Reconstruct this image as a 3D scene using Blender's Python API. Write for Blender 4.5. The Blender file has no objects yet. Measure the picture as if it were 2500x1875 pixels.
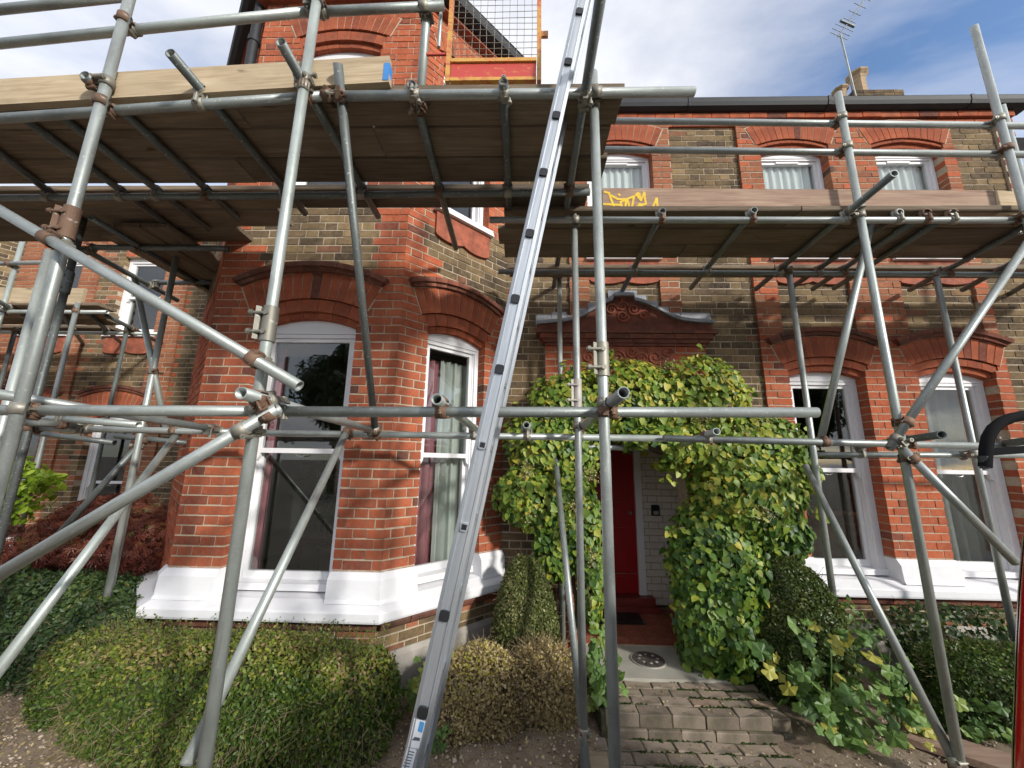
import bpy, bmesh, math, random
import numpy as np
from mathutils import Vector, Matrix
random.seed(7); rng = np.random.default_rng(7)
sc = bpy.context.scene
COL = sc.collection
R = math.radians
# ------------------------------------------------------------------ camera, sky, sun, exposure
FPX, PITCH, ROLL, YAW = 945.0, R(11.4), R(0.9), R(1.6)      # focal length in pixels of the 2500 px wide photograph
EYE = Vector((0, 0, 1.72))
ROT = Matrix.Rotation(YAW, 3, 'Z') @ Matrix.Rotation(math.pi/2 + PITCH, 3, 'X') @ Matrix.Rotation(ROLL, 3, 'Z')
cam_d = bpy.data.cameras.new('camera'); cam = bpy.data.objects.new('camera', cam_d); COL.objects.link(cam)
cam.matrix_world = Matrix.Translation(EYE) @ ROT.to_4x4()
cam_d.sensor_fit = 'HORIZONTAL'; cam_d.sensor_width = 36.0; cam_d.lens = 36.0*FPX/2500.0
cam_d.clip_start = 0.05; cam_d.clip_end = 3000
sc.camera = cam
SUN_EL, SUN_AZ = R(24), R(45)                                # azimuth from the facade's normal towards the right
sun_dir = Vector((math.sin(SUN_AZ)*math.cos(SUN_EL), -math.cos(SUN_AZ)*math.cos(SUN_EL), math.sin(SUN_EL)))
sun_d = bpy.data.lights.new('sun', 'SUN'); sun = bpy.data.objects.new('sun', sun_d); COL.objects.link(sun)
sun_d.energy = 3.3; sun_d.angle = R(4.5); sun_d.color = (1.0, 0.96, 0.89)
sun.rotation_euler = (-sun_dir).to_track_quat('-Z', 'Y').to_euler()
world = bpy.data.worlds.new('World'); sc.world = world; world.use_nodes = True
nt = world.node_tree; nt.nodes.clear()
def N(t, kind, **kw):
    n = t.nodes.new(kind)
    for k, v in kw.items(): setattr(n, k, v)
    return n
sky = N(nt, 'ShaderNodeTexSky'); sky.sky_type = 'NISHITA'; sky.sun_disc = False
sky.sun_elevation = SUN_EL; sky.sun_rotation = R(135); sky.air_density = 1.0; sky.dust_density = 0.6; sky.ozone_density = 2.0
bg1 = N(nt, 'ShaderNodeBackground'); bg1.inputs['Strength'].default_value = 0.15
tint = N(nt, 'ShaderNodeMix', data_type='RGBA', blend_type='MULTIPLY'); tint.inputs[0].default_value = 1.0
tint.inputs['B'].default_value = (1.05, 1.12, 1.22, 1)
nt.links.new(sky.outputs[0], tint.inputs['A']); nt.links.new(tint.outputs['Result'], bg1.inputs['Color'])
geo = N(nt, 'ShaderNodeTexCoord'); sep = N(nt, 'ShaderNodeSeparateXYZ'); nt.links.new(geo.outputs['Generated'], sep.inputs[0])
def M(op, a, b=None, c=None):
    n = N(nt, 'ShaderNodeMath', operation=op)
    for i, v in enumerate((a, b, c)):
        if v is None: continue
        if hasattr(v, 'is_output'): nt.links.new(v, n.inputs[i])
        else: n.inputs[i].default_value = v
    return n.outputs[0]
zz = M('ADD', M('MAXIMUM', sep.outputs[2], 0.0), 0.22)
cmb = N(nt, 'ShaderNodeCombineXYZ')
nt.links.new(M('DIVIDE', sep.outputs[0], zz), cmb.inputs[0]); nt.links.new(M('DIVIDE', sep.outputs[1], zz), cmb.inputs[1])
CLOUD_OFF = (1.7, 3.3, 0.0)
mp = N(nt, 'ShaderNodeMapping'); mp.inputs['Location'].default_value = CLOUD_OFF; mp.inputs['Scale'].default_value = (1.0, 1.25, 1)
nt.links.new(cmb.outputs[0], mp.inputs[0])
n1 = N(nt, 'ShaderNodeTexNoise'); n1.inputs['Scale'].default_value = 0.9; n1.inputs['Detail'].default_value = 9; n1.inputs['Roughness'].default_value = 0.55; n1.inputs['Distortion'].default_value = 0.35
nt.links.new(mp.outputs[0], n1.inputs['Vector'])
cr = N(nt, 'ShaderNodeValToRGB'); cr.color_ramp.elements[0].position = 0.29; cr.color_ramp.elements[1].position = 0.53
nt.links.new(n1.outputs[0], cr.inputs[0])
n2 = N(nt, 'ShaderNodeTexNoise'); n2.inputs['Scale'].default_value = 2.2; n2.inputs['Detail'].default_value = 6
nt.links.new(mp.outputs[0], n2.inputs['Vector'])
cr2 = N(nt, 'ShaderNodeValToRGB'); cr2.color_ramp.elements[0].position = 0.3; cr2.color_ramp.elements[1].position = 0.72
cr2.color_ramp.elements[0].color = (0.66, 0.69, 0.77, 1); cr2.color_ramp.elements[1].color = (0.92, 0.92, 0.95, 1)
nt.links.new(n2.outputs[0], cr2.inputs[0])
bg2 = N(nt, 'ShaderNodeBackground'); bg2.inputs['Strength'].default_value = 1.0; nt.links.new(cr2.outputs[0], bg2.inputs['Color'])
mixw = N(nt, 'ShaderNodeMixShader'); nt.links.new(cr.outputs[0], mixw.inputs[0])
nt.links.new(bg1.outputs[0], mixw.inputs[1]); nt.links.new(bg2.outputs[0], mixw.inputs[2])
wo = N(nt, 'ShaderNodeOutputWorld'); nt.links.new(mixw.outputs[0], wo.inputs[0])
sc.view_settings.view_transform = 'Standard'; sc.view_settings.look = 'None'
sc.view_settings.exposure = 0.33; sc.view_settings.gamma = 1.0; sc.view_settings.use_curve_mapping = False
sc.cycles.use_denoising = True; sc.cycles.max_bounces = 7; sc.cycles.transparent_max_bounces = 10; sc.cycles.adaptive_threshold = 0.03
sc.cycles.sample_clamp_indirect = 6.0
# a pixel of the photograph on the plane at depth Y (or at height Z)
def P(x, y, Y=None, Z=None):
    d = ROT @ Vector(((x-1250)/FPX, -(y-937.5)/FPX, -1))
    t = (Y-EYE.y)/d.y if Y is not None else (Z-EYE.z)/d.z
    return EYE + d*t
# ------------------------------------------------------------------ materials
MATS = {}
class NT:
    def __init__(s, name):
        m = bpy.data.materials.new(name); m.use_nodes = True; s.m = m; s.t = m.node_tree; s.t.nodes.clear()
        s.out = s.n('ShaderNodeOutputMaterial'); s.b = s.n('ShaderNodeBsdfPrincipled'); s.l(s.b.outputs[0], s.out.inputs[0])
        s.tc = s.n('ShaderNodeTexCoord'); MATS[name] = m
    def n(s, k, **kw):
        n = s.t.nodes.new(k)
        for a, v in kw.items(): setattr(n, a, v)
        return n
    def l(s, a, b): s.t.links.new(a, b)
    def noise(s, scale, detail=4, rough=0.55, vec=None, stretch=None, dist=0.0):
        n = s.n('ShaderNodeTexNoise'); n.inputs['Scale'].default_value = scale; n.inputs['Detail'].default_value = detail
        n.inputs['Roughness'].default_value = rough; n.inputs['Distortion'].default_value = dist
        v = vec or s.tc.outputs['Object']
        if stretch:
            mp = s.n('ShaderNodeMapping'); mp.inputs['Scale'].default_value = stretch; s.l(v, mp.inputs[0]); v = mp.outputs[0]
        s.l(v, n.inputs['Vector']); return n.outputs[0]
    def ramp(s, fac, stops):
        r = s.n('ShaderNodeValToRGB'); e = r.color_ramp.elements
        while len(e) < len(stops): e.new(0.5)
        for i, (p, c) in enumerate(stops): e[i].position = p; e[i].color = (*c, 1) if len(c) == 3 else c
        s.l(fac, r.inputs[0]); return r.outputs[0]
    def mix(s, fac, a, b, blend='MIX'):
        m = s.n('ShaderNodeMix', data_type='RGBA', blend_type=blend)
        for i, v in ((0, fac), (6, a), (7, b)):
            if hasattr(v, 'is_output'): s.l(v, m.inputs[i])
            elif i == 0: m.inputs[0].default_value = v
            else: m.inputs[i].default_value = (*v, 1)
        return m.outputs[2]
    def attr(s, name='tint'):
        a = s.n('ShaderNodeAttribute'); a.attribute_name = name; return a.outputs['Fac']
    def bump(s, h, strength=0.3, dist=0.01):
        b = s.n('ShaderNodeBump'); b.inputs['Strength'].default_value = strength; b.inputs['Distance'].default_value = dist
        s.l(h, b.inputs['Height']); s.l(b.outputs[0], s.b.inputs['Normal'])
    def set(s, col=None, rough=0.8, metal=0.0, spec=None):
        if col is not None:
            if hasattr(col, 'is_output'): s.l(col, s.b.inputs['Base Color'])
            else: s.b.inputs['Base Color'].default_value = (*col, 1)
        if hasattr(rough, 'is_output'): s.l(rough, s.b.inputs['Roughness'])
        else: s.b.inputs['Roughness'].default_value = rough
        s.b.inputs['Metallic'].default_value = metal
        if spec is not None: s.b.inputs['Specular IOR Level'].default_value = spec
        return s.m
def brick_mat(name, stops, soot=(0.05, 0.035, 0.03), amt=0.45):
    k = NT(name); c = k.ramp(k.attr(), stops)
    f = k.noise(30, 5, 0.6); g = k.noise(3.2, 4, 0.6)
    c = k.mix(k.ramp(f, [(0.3, (0, 0, 0)), (0.75, (1, 1, 1))]), c, k.mix(0.22, c, (0.6, 0.4, 0.27)), 'MIX')
    c = k.mix(k.ramp(g, [(0.52, (0, 0, 0)), (0.78, (amt, amt, amt))]), c, soot)
    c = k.mix(k.ramp(k.noise(1.6, 6, 0.65, stretch=(2.6, 2.6, 0.6)), [(0.48, (0, 0, 0)), (0.74, (amt*0.7,)*3)]), c, soot)
    k.bump(k.noise(90, 4, 0.7), 0.5, 0.004)
    return k.set(c, 0.92, spec=0.2)
brick_mat('brick_red', [(0.0, (0.075, 0.028, 0.024)), (0.08, (0.17, 0.034, 0.021)), (0.25, (0.30, 0.057, 0.023)), (0.5, (0.385, 0.078, 0.029)), (0.8, (0.44, 0.10, 0.038)), (1.0, (0.40, 0.115, 0.055))], amt=0.5)
brick_mat('brick_yellow', [(0.0, (0.035, 0.028, 0.02)), (0.25, (0.075, 0.056, 0.03)), (0.5, (0.125, 0.09, 0.044)), (0.75, (0.18, 0.128, 0.06)), (0.93, (0.25, 0.175, 0.085)), (1.0, (0.19, 0.08, 0.042))], (0.022, 0.02, 0.017), 0.7)
brick_mat('brick_orange', [(0.0, (0.20, 0.06, 0.03)), (0.5, (0.30, 0.098, 0.044)), (1.0, (0.35, 0.135, 0.065))], amt=0.35)
brick_mat('brick_dark', [(0.0, (0.08, 0.034, 0.027)), (0.5, (0.17, 0.053, 0.035)), (1.0, (0.26, 0.07, 0.042))], amt=0.5)
brick_mat('paver', [(0.0, (0.12, 0.105, 0.085)), (0.4, (0.20, 0.17, 0.138)), (0.8, (0.26, 0.22, 0.175)), (1.0, (0.28, 0.205, 0.16))], (0.05, 0.05, 0.028), 0.85)
brick_mat('quarry_tile', [(0.0, (0.22, 0.05, 0.03)), (1.0, (0.30, 0.075, 0.045))], amt=0.3)
brick_mat('white_brick', [(0.0, (0.66, 0.63, 0.57)), (1.0, (0.76, 0.73, 0.68))], (0.45, 0.42, 0.36), 0.3)
def simple(name, col, rough=0.7, metal=0.0, var=0.15, scale=12, bump=0.0, bscale=40, spec=None, dirt=None):
    k = NT(name); f = k.noise(scale, 5, 0.6)
    lo = tuple(max(0, c*(1-var)) for c in col); hi = tuple(min(1, c*(1+var)) for c in col)
    c = k.ramp(f, [(0.3, lo), (0.7, hi)])
    if dirt: c = k.mix(k.ramp(k.noise(scale*0.4, 6, 0.65), [(0.5, (0, 0, 0)), (0.75, (dirt[1],)*3)]), c, dirt[0])
    if bump: k.bump(k.noise(bscale, 5, 0.65), bump, 0.006)
    return k.set(c, rough, metal, spec)
simple('mortar', (0.46, 0.38, 0.275), 0.95, var=0.2, scale=20, bump=0.5, bscale=120, dirt=((0.25, 0.2, 0.14), 0.4))
simple('white_paint', (0.78, 0.78, 0.79), 0.45, var=0.03, scale=6)
simple('white_masonry', (0.74, 0.74, 0.76), 0.6, var=0.03, scale=9, bump=0.15, bscale=180, dirt=((0.62, 0.61, 0.6), 0.35))
simple('render', (0.36, 0.33, 0.29), 0.9, var=0.2, scale=5, bump=0.3, dirt=((0.2, 0.19, 0.16), 0.6))
simple('lead', (0.30, 0.31, 0.33), 0.55, 0.3, var=0.25, scale=10, bump=0.25, bscale=25)
simple('terracotta', (0.30, 0.085, 0.045), 0.85, var=0.35, scale=14, bump=0.4, dirt=((0.06, 0.03, 0.025), 0.7))
simple('terracotta_dark', (0.19, 0.06, 0.038), 0.85, var=0.45, scale=9, bump=0.4, dirt=((0.04, 0.028, 0.024), 0.8))
simple('black_plastic_and_hollow', (0.018, 0.019, 0.021), 0.35, var=0.2)
simple('gutter_black', (0.016, 0.018, 0.022), 0.65, var=0.2)
simple('slate', (0.07, 0.075, 0.085), 0.6, var=0.3)
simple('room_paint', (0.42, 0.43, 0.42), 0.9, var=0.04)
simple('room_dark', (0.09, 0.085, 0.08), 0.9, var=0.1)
simple('room_floor', (0.10, 0.06, 0.035), 0.5, var=0.3)
simple('red_door', (0.33, 0.008, 0.012), 0.35, var=0.06)
simple('door_dark_red', (0.20, 0.03, 0.022), 0.5, var=0.15)
simple('concrete', (0.36, 0.34, 0.29), 0.92, var=0.15, scale=4, bump=0.3, bscale=60, dirt=((0.17, 0.16, 0.11), 0.5))
simple('cast_iron', (0.10, 0.088, 0.078), 0.6, 0.4, var=0.3, scale=30)
simple('iron_pale', (0.42, 0.39, 0.35), 0.6, 0.2, var=0.2)
simple('pink_cloth', (0.42, 0.16, 0.19), 0.9, var=0.08)
simple('net_cloth', (0.86, 0.86, 0.86), 0.9, var=0.03)
simple('white_cloth', (0.70, 0.70, 0.66), 0.9, var=0.04)
simple('grey_cloth', (0.40, 0.40, 0.37), 0.9, var=0.08)
simple('dark_wood', (0.075, 0.032, 0.015), 0.35, var=0.3)
simple('brown_wood', (0.19, 0.09, 0.04), 0.4, var=0.3)
simple('bark', (0.10, 0.075, 0.05), 0.9, var=0.35, scale=30, bump=0.5)
simple('twig', (0.16, 0.115, 0.07), 0.9, var=0.35, scale=30)
simple('inner_shade', (0.045, 0.05, 0.018), 0.95, var=0.5, scale=40)  # dark green that paints the shade inside a bush
simple('straw', (0.28, 0.22, 0.125), 0.9, var=0.3, scale=30)
simple('yellow_paint', (0.75, 0.48, 0.02), 0.6, var=0.15)
simple('blue_cloth', (0.05, 0.22, 0.55), 0.8, var=0.1)
simple('pink_petal', (0.75, 0.20, 0.38), 0.8)
simple('car_grey', (0.075, 0.085, 0.08), 0.3, 0.3, var=0.05)
simple('car_black', (0.008, 0.008, 0.009), 0.85, spec=0.1)
simple('car_window', (0.01, 0.011, 0.012), 0.08)
simple('chrome', (0.65, 0.65, 0.66), 0.2, 0.9)
simple('clay', (0.42, 0.30, 0.18), 0.9, var=0.2, dirt=((0.1, 0.09, 0.07), 0.5))
simple('sticker', (0.72, 0.75, 0.78), 0.5, var=0.05)
simple('sticker_blue', (0.08, 0.30, 0.62), 0.5)
simple('ink', (0.10, 0.11, 0.14), 0.6)
k = NT('tail_red'); k.set((0.42, 0.006, 0.012), 0.12); k.b.inputs['Coat Weight'].default_value = 0.6
# galvanised scaffold tube: dull zinc with pale scuffs, streaks and rust specks
def zinc(name, base, metal, rough, rust=0.35):
    k = NT(name); oi = k.n('ShaderNodeObjectInfo')
    f = k.noise(9, 6, 0.65, stretch=(1, 1, 0.35)); g = k.noise(55, 3, 0.6); h = k.noise(6, 5, 0.7)
    c = k.ramp(f, [(0.25, tuple(x*0.62 for x in base)), (0.5, base), (0.78, tuple(min(1, x*1.28) for x in base))])
    rr = k.ramp(oi.outputs['Random'], [(0.0, (0.74, 0.76, 0.75)), (0.5, (1, 1, 1)), (1.0, (1.12, 1.16, 1.12))])
    c = k.mix(1.0, c, rr, 'MULTIPLY')
    c = k.mix(k.ramp(g, [(0.62, (0, 0, 0)), (0.70, (0.6, 0.6, 0.6))]), c, (0.60, 0.60, 0.55)); c = k.mix(k.ramp(k.noise(26, 5, 0.7, stretch=(1, 1, 0.12)), [(0.55, (0, 0, 0)), (0.7, (0.55,)*3)]), c, tuple(x*0.45 for x in base))
    c = k.mix(k.ramp(h, [(0.62, (0, 0, 0)), (0.76, (rust,)*3)]), c, (0.16, 0.085, 0.045))
    k.bump(k.noise(70, 3, 0.6), 0.12, 0.003)
    return k.set(c, rough, metal)
zinc('galvanised', (0.37, 0.395, 0.38), 0.5, 0.45)
zinc('galvanised_dark', (0.15, 0.165, 0.16), 0.45, 0.5)  # zinc copy with the shade under the decks painted into its colour
zinc('coupler_steel', (0.27, 0.25, 0.21), 0.5, 0.55, 0.9)
zinc('rusty_steel', (0.17, 0.10, 0.065), 0.25, 0.75, 0.9)
k = NT('aluminium'); f = k.noise(5, 6, 0.7, stretch=(9, 9, 0.25))
k.bump(f, 0.08, 0.004)
k.set(k.ramp(f, [(0.25, (0.38, 0.41, 0.44)), (0.5, (0.50, 0.53, 0.56)), (0.72, (0.66, 0.68, 0.70))]), k.ramp(f, [(0.3, (0.34,)*3), (0.7, (0.48,)*3)]), 0.72)
# timber with grain along the board's own length (local X)
def wood(name, stops, grain=1.0, vr=0.72):
    k = NT(name); oi = k.n('ShaderNodeObjectInfo')
    va = k.n('ShaderNodeVectorMath', operation='ADD'); k.l(k.tc.outputs['Object'], va.inputs[0])
    cx = k.n('ShaderNodeCombineXYZ'); mm = k.n('ShaderNodeMath', operation='MULTIPLY'); k.l(oi.outputs['Random'], mm.inputs[0]); mm.inputs[1].default_value = 17
    k.l(mm.outputs[0], cx.inputs[0]); k.l(mm.outputs[0], cx.inputs[1]); k.l(cx.outputs[0], va.inputs[1]); v = va.outputs[0]
    f = k.noise(6, 6, 0.6, v, (0.5, 9, 9), 0.6); g = k.noise(2.0, 5, 0.6, v, (0.8, 3, 3), 0.3); kn = k.noise(4.2, 2, 0.5, v, (0.75, 1.6, 1.6))
    c = k.ramp(f, stops)
    c = k.mix(k.ramp(g, [(0.35, (0, 0, 0)), (0.75, (0.55,)*3)]), c, tuple(x*0.55 for x in stops[0][1]))
    c = k.mix(k.ramp(kn, [(0.71, (0, 0, 0)), (0.76, (0.85,)*3)]), c, (0.055, 0.032, 0.018))
    rr = k.ramp(oi.outputs['Random'], [(0.0, (vr,)*3), (1.0, (1.2, 1.16, 1.1))]); c = k.mix(1.0, c, rr, 'MULTIPLY')
    k.bump(f, 0.25*grain, 0.004)
    return k.set(c, 0.85, spec=0.25)
wood('board_wood', [(0.25, (0.14, 0.105, 0.072)), (0.5, (0.23, 0.18, 0.13)), (0.75, (0.31, 0.255, 0.19))], vr=0.55)
wood('toe_wood', [(0.25, (0.33, 0.25, 0.16)), (0.5, (0.47, 0.38, 0.26)), (0.75, (0.56, 0.47, 0.34))])
wood('toe_wood_brown', [(0.25, (0.24, 0.15, 0.11)), (0.5, (0.36, 0.25, 0.19)), (0.75, (0.46, 0.35, 0.26))])
# gate paint: red with yellow scrapes, and yellow with red
def paint(name, a, b, lo, hi):
    k = NT(name); f = k.noise(11, 7, 0.7, stretch=(1, 1, 2.2), dist=1.2)
    k.set(k.mix(k.ramp(f, [(lo, (0, 0, 0)), (hi, (1, 1, 1))]), a, b), 0.55)
paint('gate_red', (0.50, 0.06, 0.045), (0.62, 0.30, 0.07), 0.57, 0.68)
simple('wire_zinc', (0.30, 0.27, 0.22), 0.5, 0.5, var=0.2)
paint('gate_yellow', (0.60, 0.33, 0.07), (0.50, 0.11, 0.06), 0.48, 0.62)
# soil with stones and leaf litter
k = NT('soil'); f = k.noise(5, 8, 0.7); g = k.noise(60, 4, 0.7)
c = k.ramp(f, [(0.3, (0.17, 0.125, 0.085)), (0.5, (0.28, 0.21, 0.145)), (0.7, (0.38, 0.30, 0.215))])
c = k.mix(k.ramp(g, [(0.6, (0, 0, 0)), (0.68, (0.75,)*3)]), c, (0.42, 0.35, 0.25)); k.bump(k.noise(45, 6, 0.75), 0.8, 0.03); k.set(c, 0.95)
simple('moss_soil', (0.075, 0.07, 0.035), 0.95, var=0.5, scale=20, bump=0.6)
k = NT('ground'); f = k.noise(0.8, 8, 0.7); k.bump(k.noise(30, 5, 0.7), 0.5, 0.02)
k.set(k.ramp(f, [(0.35, (0.10, 0.09, 0.075)), (0.6, (0.19, 0.16, 0.125))]), 0.95)
k = NT('stones'); k.set(k.ramp(k.attr(), [(0.0, (0.16, 0.11, 0.075)), (0.5, (0.34, 0.26, 0.18)), (1.0, (0.55, 0.46, 0.36))]), 0.9)
# leaves: diffuse plus light through the blade
def leaf_mat(name, stops, trans=0.3, rough=0.45, spec=0.4):
    k = NT(name); c = k.ramp(k.attr(), stops); k.set(c, rough, spec=spec)
    tr = k.n('ShaderNodeBsdfTranslucent'); k.l(c, tr.inputs[0]); mx = k.n('ShaderNodeMixShader'); mx.inputs[0].default_value = trans
    k.l(k.b.outputs[0], mx.inputs[1]); k.l(tr.outputs[0], mx.inputs[2]); k.l(mx.outputs[0], k.out.inputs[0])
leaf_mat('leaf_hydrangea', [(0.0, (0.03, 0.085, 0.015)), (0.3, (0.085, 0.175, 0.028)), (0.6, (0.20, 0.30, 0.04)), (0.85, (0.36, 0.41, 0.055)), (1.0, (0.52, 0.46, 0.07))])
leaf_mat('leaf_hedge', [(0.0, (0.03, 0.06, 0.012)), (0.4, (0.065, 0.12, 0.02)), (0.75, (0.135, 0.19, 0.028)), (0.94, (0.29, 0.30, 0.045)), (1.0, (0.34, 0.26, 0.12))])
leaf_mat('leaf_box', [(0.0, (0.022, 0.042, 0.01)), (0.5, (0.06, 0.095, 0.02)), (0.85, (0.12, 0.155, 0.035)), (1.0, (0.26, 0.26, 0.10))], rough=0.35)
leaf_mat('leaf_box_dull', [(0.0, (0.045, 0.062, 0.016)), (0.45, (0.105, 0.135, 0.032)), (0.8, (0.20, 0.215, 0.065)), (1.0, (0.50, 0.44, 0.24))], rough=0.5)
leaf_mat('leaf_dry', [(0.0, (0.14, 0.10, 0.045)), (0.4, (0.30, 0.23, 0.10)), (0.75, (0.50, 0.38, 0.17)), (0.92, (0.68, 0.57, 0.36)), (1.0, (0.55, 0.50, 0.08))], rough=0.7)
leaf_mat('leaf_dark', [(0.0, (0.018, 0.04, 0.015)), (0.5, (0.045, 0.085, 0.028)), (0.9, (0.10, 0.155, 0.04)), (1.0, (0.24, 0.24, 0.06))])
leaf_mat('leaf_maple', [(0.0, (0.07, 0.022, 0.018)), (0.5, (0.17, 0.045, 0.032)), (0.85, (0.25, 0.085, 0.045)), (1.0, (0.17, 0.15, 0.035))])
leaf_mat('leaf_lime', [(0.0, (0.10, 0.19, 0.02)), (0.5, (0.24, 0.38, 0.03)), (1.0, (0.42, 0.52, 0.06))], 0.4)
leaf_mat('leaf_mallow', [(0.0, (0.055, 0.12, 0.03)), (0.5, (0.12, 0.22, 0.055)), (0.9, (0.20, 0.32, 0.08)), (1.0, (0.45, 0.42, 0.08))], 0.35)
leaf_mat('leaf_tree', [(0.0, (0.02, 0.04, 0.012)), (0.6, (0.045, 0.08, 0.02)), (1.0, (0.08, 0.12, 0.03))])
leaf_mat('petal_dry', [(0.0, (0.34, 0.27, 0.10)), (0.6, (0.46, 0.38, 0.16)), (1.0, (0.72, 0.52, 0.42))])
# window glass: clear, with the mirror image that a double-glazed pane gives
k = NT('glass'); lw_ = k.n('ShaderNodeLayerWeight'); lw_.inputs[0].default_value = 0.5
pw5 = k.n('ShaderNodeMath', operation='POWER'); pw5.inputs[1].default_value = 5.0; k.l(lw_.outputs['Facing'], pw5.inputs[0])
fr = k.n('ShaderNodeMath', operation='MULTIPLY_ADD'); fr.inputs[1].default_value = 0.915; fr.inputs[2].default_value = 0.085; k.l(pw5.outputs[0], fr.inputs[0])
tb = k.n('ShaderNodeBsdfTransparent'); tb.inputs[0].default_value = (0.86, 0.89, 0.88, 1); gl = k.n('ShaderNodeBsdfGlossy'); gl.inputs['Roughness'].default_value = 0.01
mx = k.n('ShaderNodeMixShader'); k.l(fr.outputs[0], mx.inputs[0]); k.l(tb.outputs[0], mx.inputs[1]); k.l(gl.outputs[0], mx.inputs[2]); k.l(mx.outputs[0], k.out.inputs[0])
# ------------------------------------------------------------------ mesh helpers
class MB:
    def __init__(s): s.v = []; s.f = []; s.t = []; s.m = []; s.smooth = []
    def add(s, vs, fs, tint=0.5, mi=0, smooth=False):
        o = len(s.v); s.v.extend([tuple(p) for p in vs])
        for f in fs: s.f.append(tuple(i+o for i in f)); s.t.append(tint); s.m.append(mi); s.smooth.append(smooth)
    def hexa(s, p, tint=0.5, mi=0, back=True):      # p: 8 corners, 0-3 front ring, 4-7 back ring
        fs = [(0, 1, 2, 3), (0, 4, 5, 1), (1, 5, 6, 2), (2, 6, 7, 3), (3, 7, 4, 0)]
        if back: fs.append((7, 6, 5, 4))
        s.add(p, fs, tint, mi)
    def box(s, lo, hi, tint=0.5, mi=0):
        (a, b, c), (d, e, f) = lo, hi
        s.hexa([(a, b, c), (d, b, c), (d, b, f), (a, b, f), (a, e, c), (d, e, c), (d, e, f), (a, e, f)], tint, mi)
    def prism(s, front, depth, tint=0.5, mi=0):      # polygon pushed along a vector
        n = len(front); d = Vector(depth); fr = [Vector(p) for p in front]
        s.add(fr + [p+d for p in fr], [tuple(range(n)), tuple(range(2*n-1, n-1, -1))] + [(i, n+i, n+(i+1) % n, (i+1) % n) for i in range(n)], tint, mi)
    def cyl(s, a, b, r, r2=None, n=14, caps=True, tint=0.5, mi=0, smooth=True):
        a, b = Vector(a), Vector(b); r2 = r if r2 is None else r2
        q = (b-a).to_track_quat('Z', 'Y'); vs = []
        for p, rr in ((a, r), (b, r2)):
            for i in range(n):
                t = 2*math.pi*i/n; vs.append(p + q @ Vector((rr*math.cos(t), rr*math.sin(t), 0)))
        s.add(vs, [(i, (i+1) % n, n+(i+1) % n, n+i) for i in range(n)], tint, mi, smooth)
        if caps: s.add(vs, [tuple(range(n-1, -1, -1)), tuple(range(n, 2*n))], tint, mi)
    def pipe(s, pts, r, n=8, mi=0, tint=0.5, caps=True):   # round rod along a polyline, radius may vary
        pts = [Vector(p) for p in pts]; m = len(pts); rs = r if isinstance(r, (list, tuple)) else [r]*m; vs = []
        up = None
        for i, p in enumerate(pts):
            d = (pts[min(i+1, m-1)]-pts[max(i-1, 0)]).normalized()
            if up is None: up = d.orthogonal().normalized()
            up = (up-d*up.dot(d)).normalized(); w = d.cross(up)
            for j in range(n):
                t = 2*math.pi*j/n; vs.append(p+(up*math.cos(t)+w*math.sin(t))*rs[i])
        s.add(vs, [(i*n+j, i*n+(j+1) % n, (i+1)*n+(j+1) % n, (i+1)*n+j) for i in range(m-1) for j in range(n)], tint, mi, True)
        if caps: s.add(vs, [tuple(range(n-1, -1, -1)), tuple(range((m-1)*n, m*n))], tint, mi)
    def mesh(s, name, mats, centre=None):
        me = bpy.data.meshes.new(name)
        vs = s.v if centre is None else [(x-centre[0], y-centre[1], z-centre[2]) for x, y, z in s.v]
        me.from_pydata(vs, [], s.f)
        for m in ([mats] if isinstance(mats, str) else mats): me.materials.append(MATS[m])
        me.polygons.foreach_set('material_index', s.m); me.polygons.foreach_set('use_smooth', s.smooth)
        a = me.attributes.new('tint', 'FLOAT', 'FACE'); a.data.foreach_set('value', s.t)
        me.update(); return me
    def build(s, name, mats, parent=None, centre=None):
        return link(name, s.mesh(name, mats, centre), parent, centre)
def link(name, me, parent=None, loc=None):
    o = bpy.data.objects.new(name, me); COL.objects.link(o)
    if loc is not None: o.location = loc
    if parent is not None: o.parent = parent
    return o
def tag(o, label=None, cat=None, group=None, kind=None):
    for k_, v_ in (('label', label), ('category', cat), ('group', group), ('kind', kind)):
        if v_: o[k_] = v_
    return o
def empty(name, parent=None, loc=(0, 0, 0)):
    o = bpy.data.objects.new(name, None); COL.objects.link(o); o.location = loc; o.empty_display_size = 0.1
    if parent is not None: o.parent = parent
    return o
def thing(name, label, cat, group=None): return tag(empty(name), label, cat, group)
rnd = random.random
def ru(a, b): return a+(b-a)*random.random()
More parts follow.
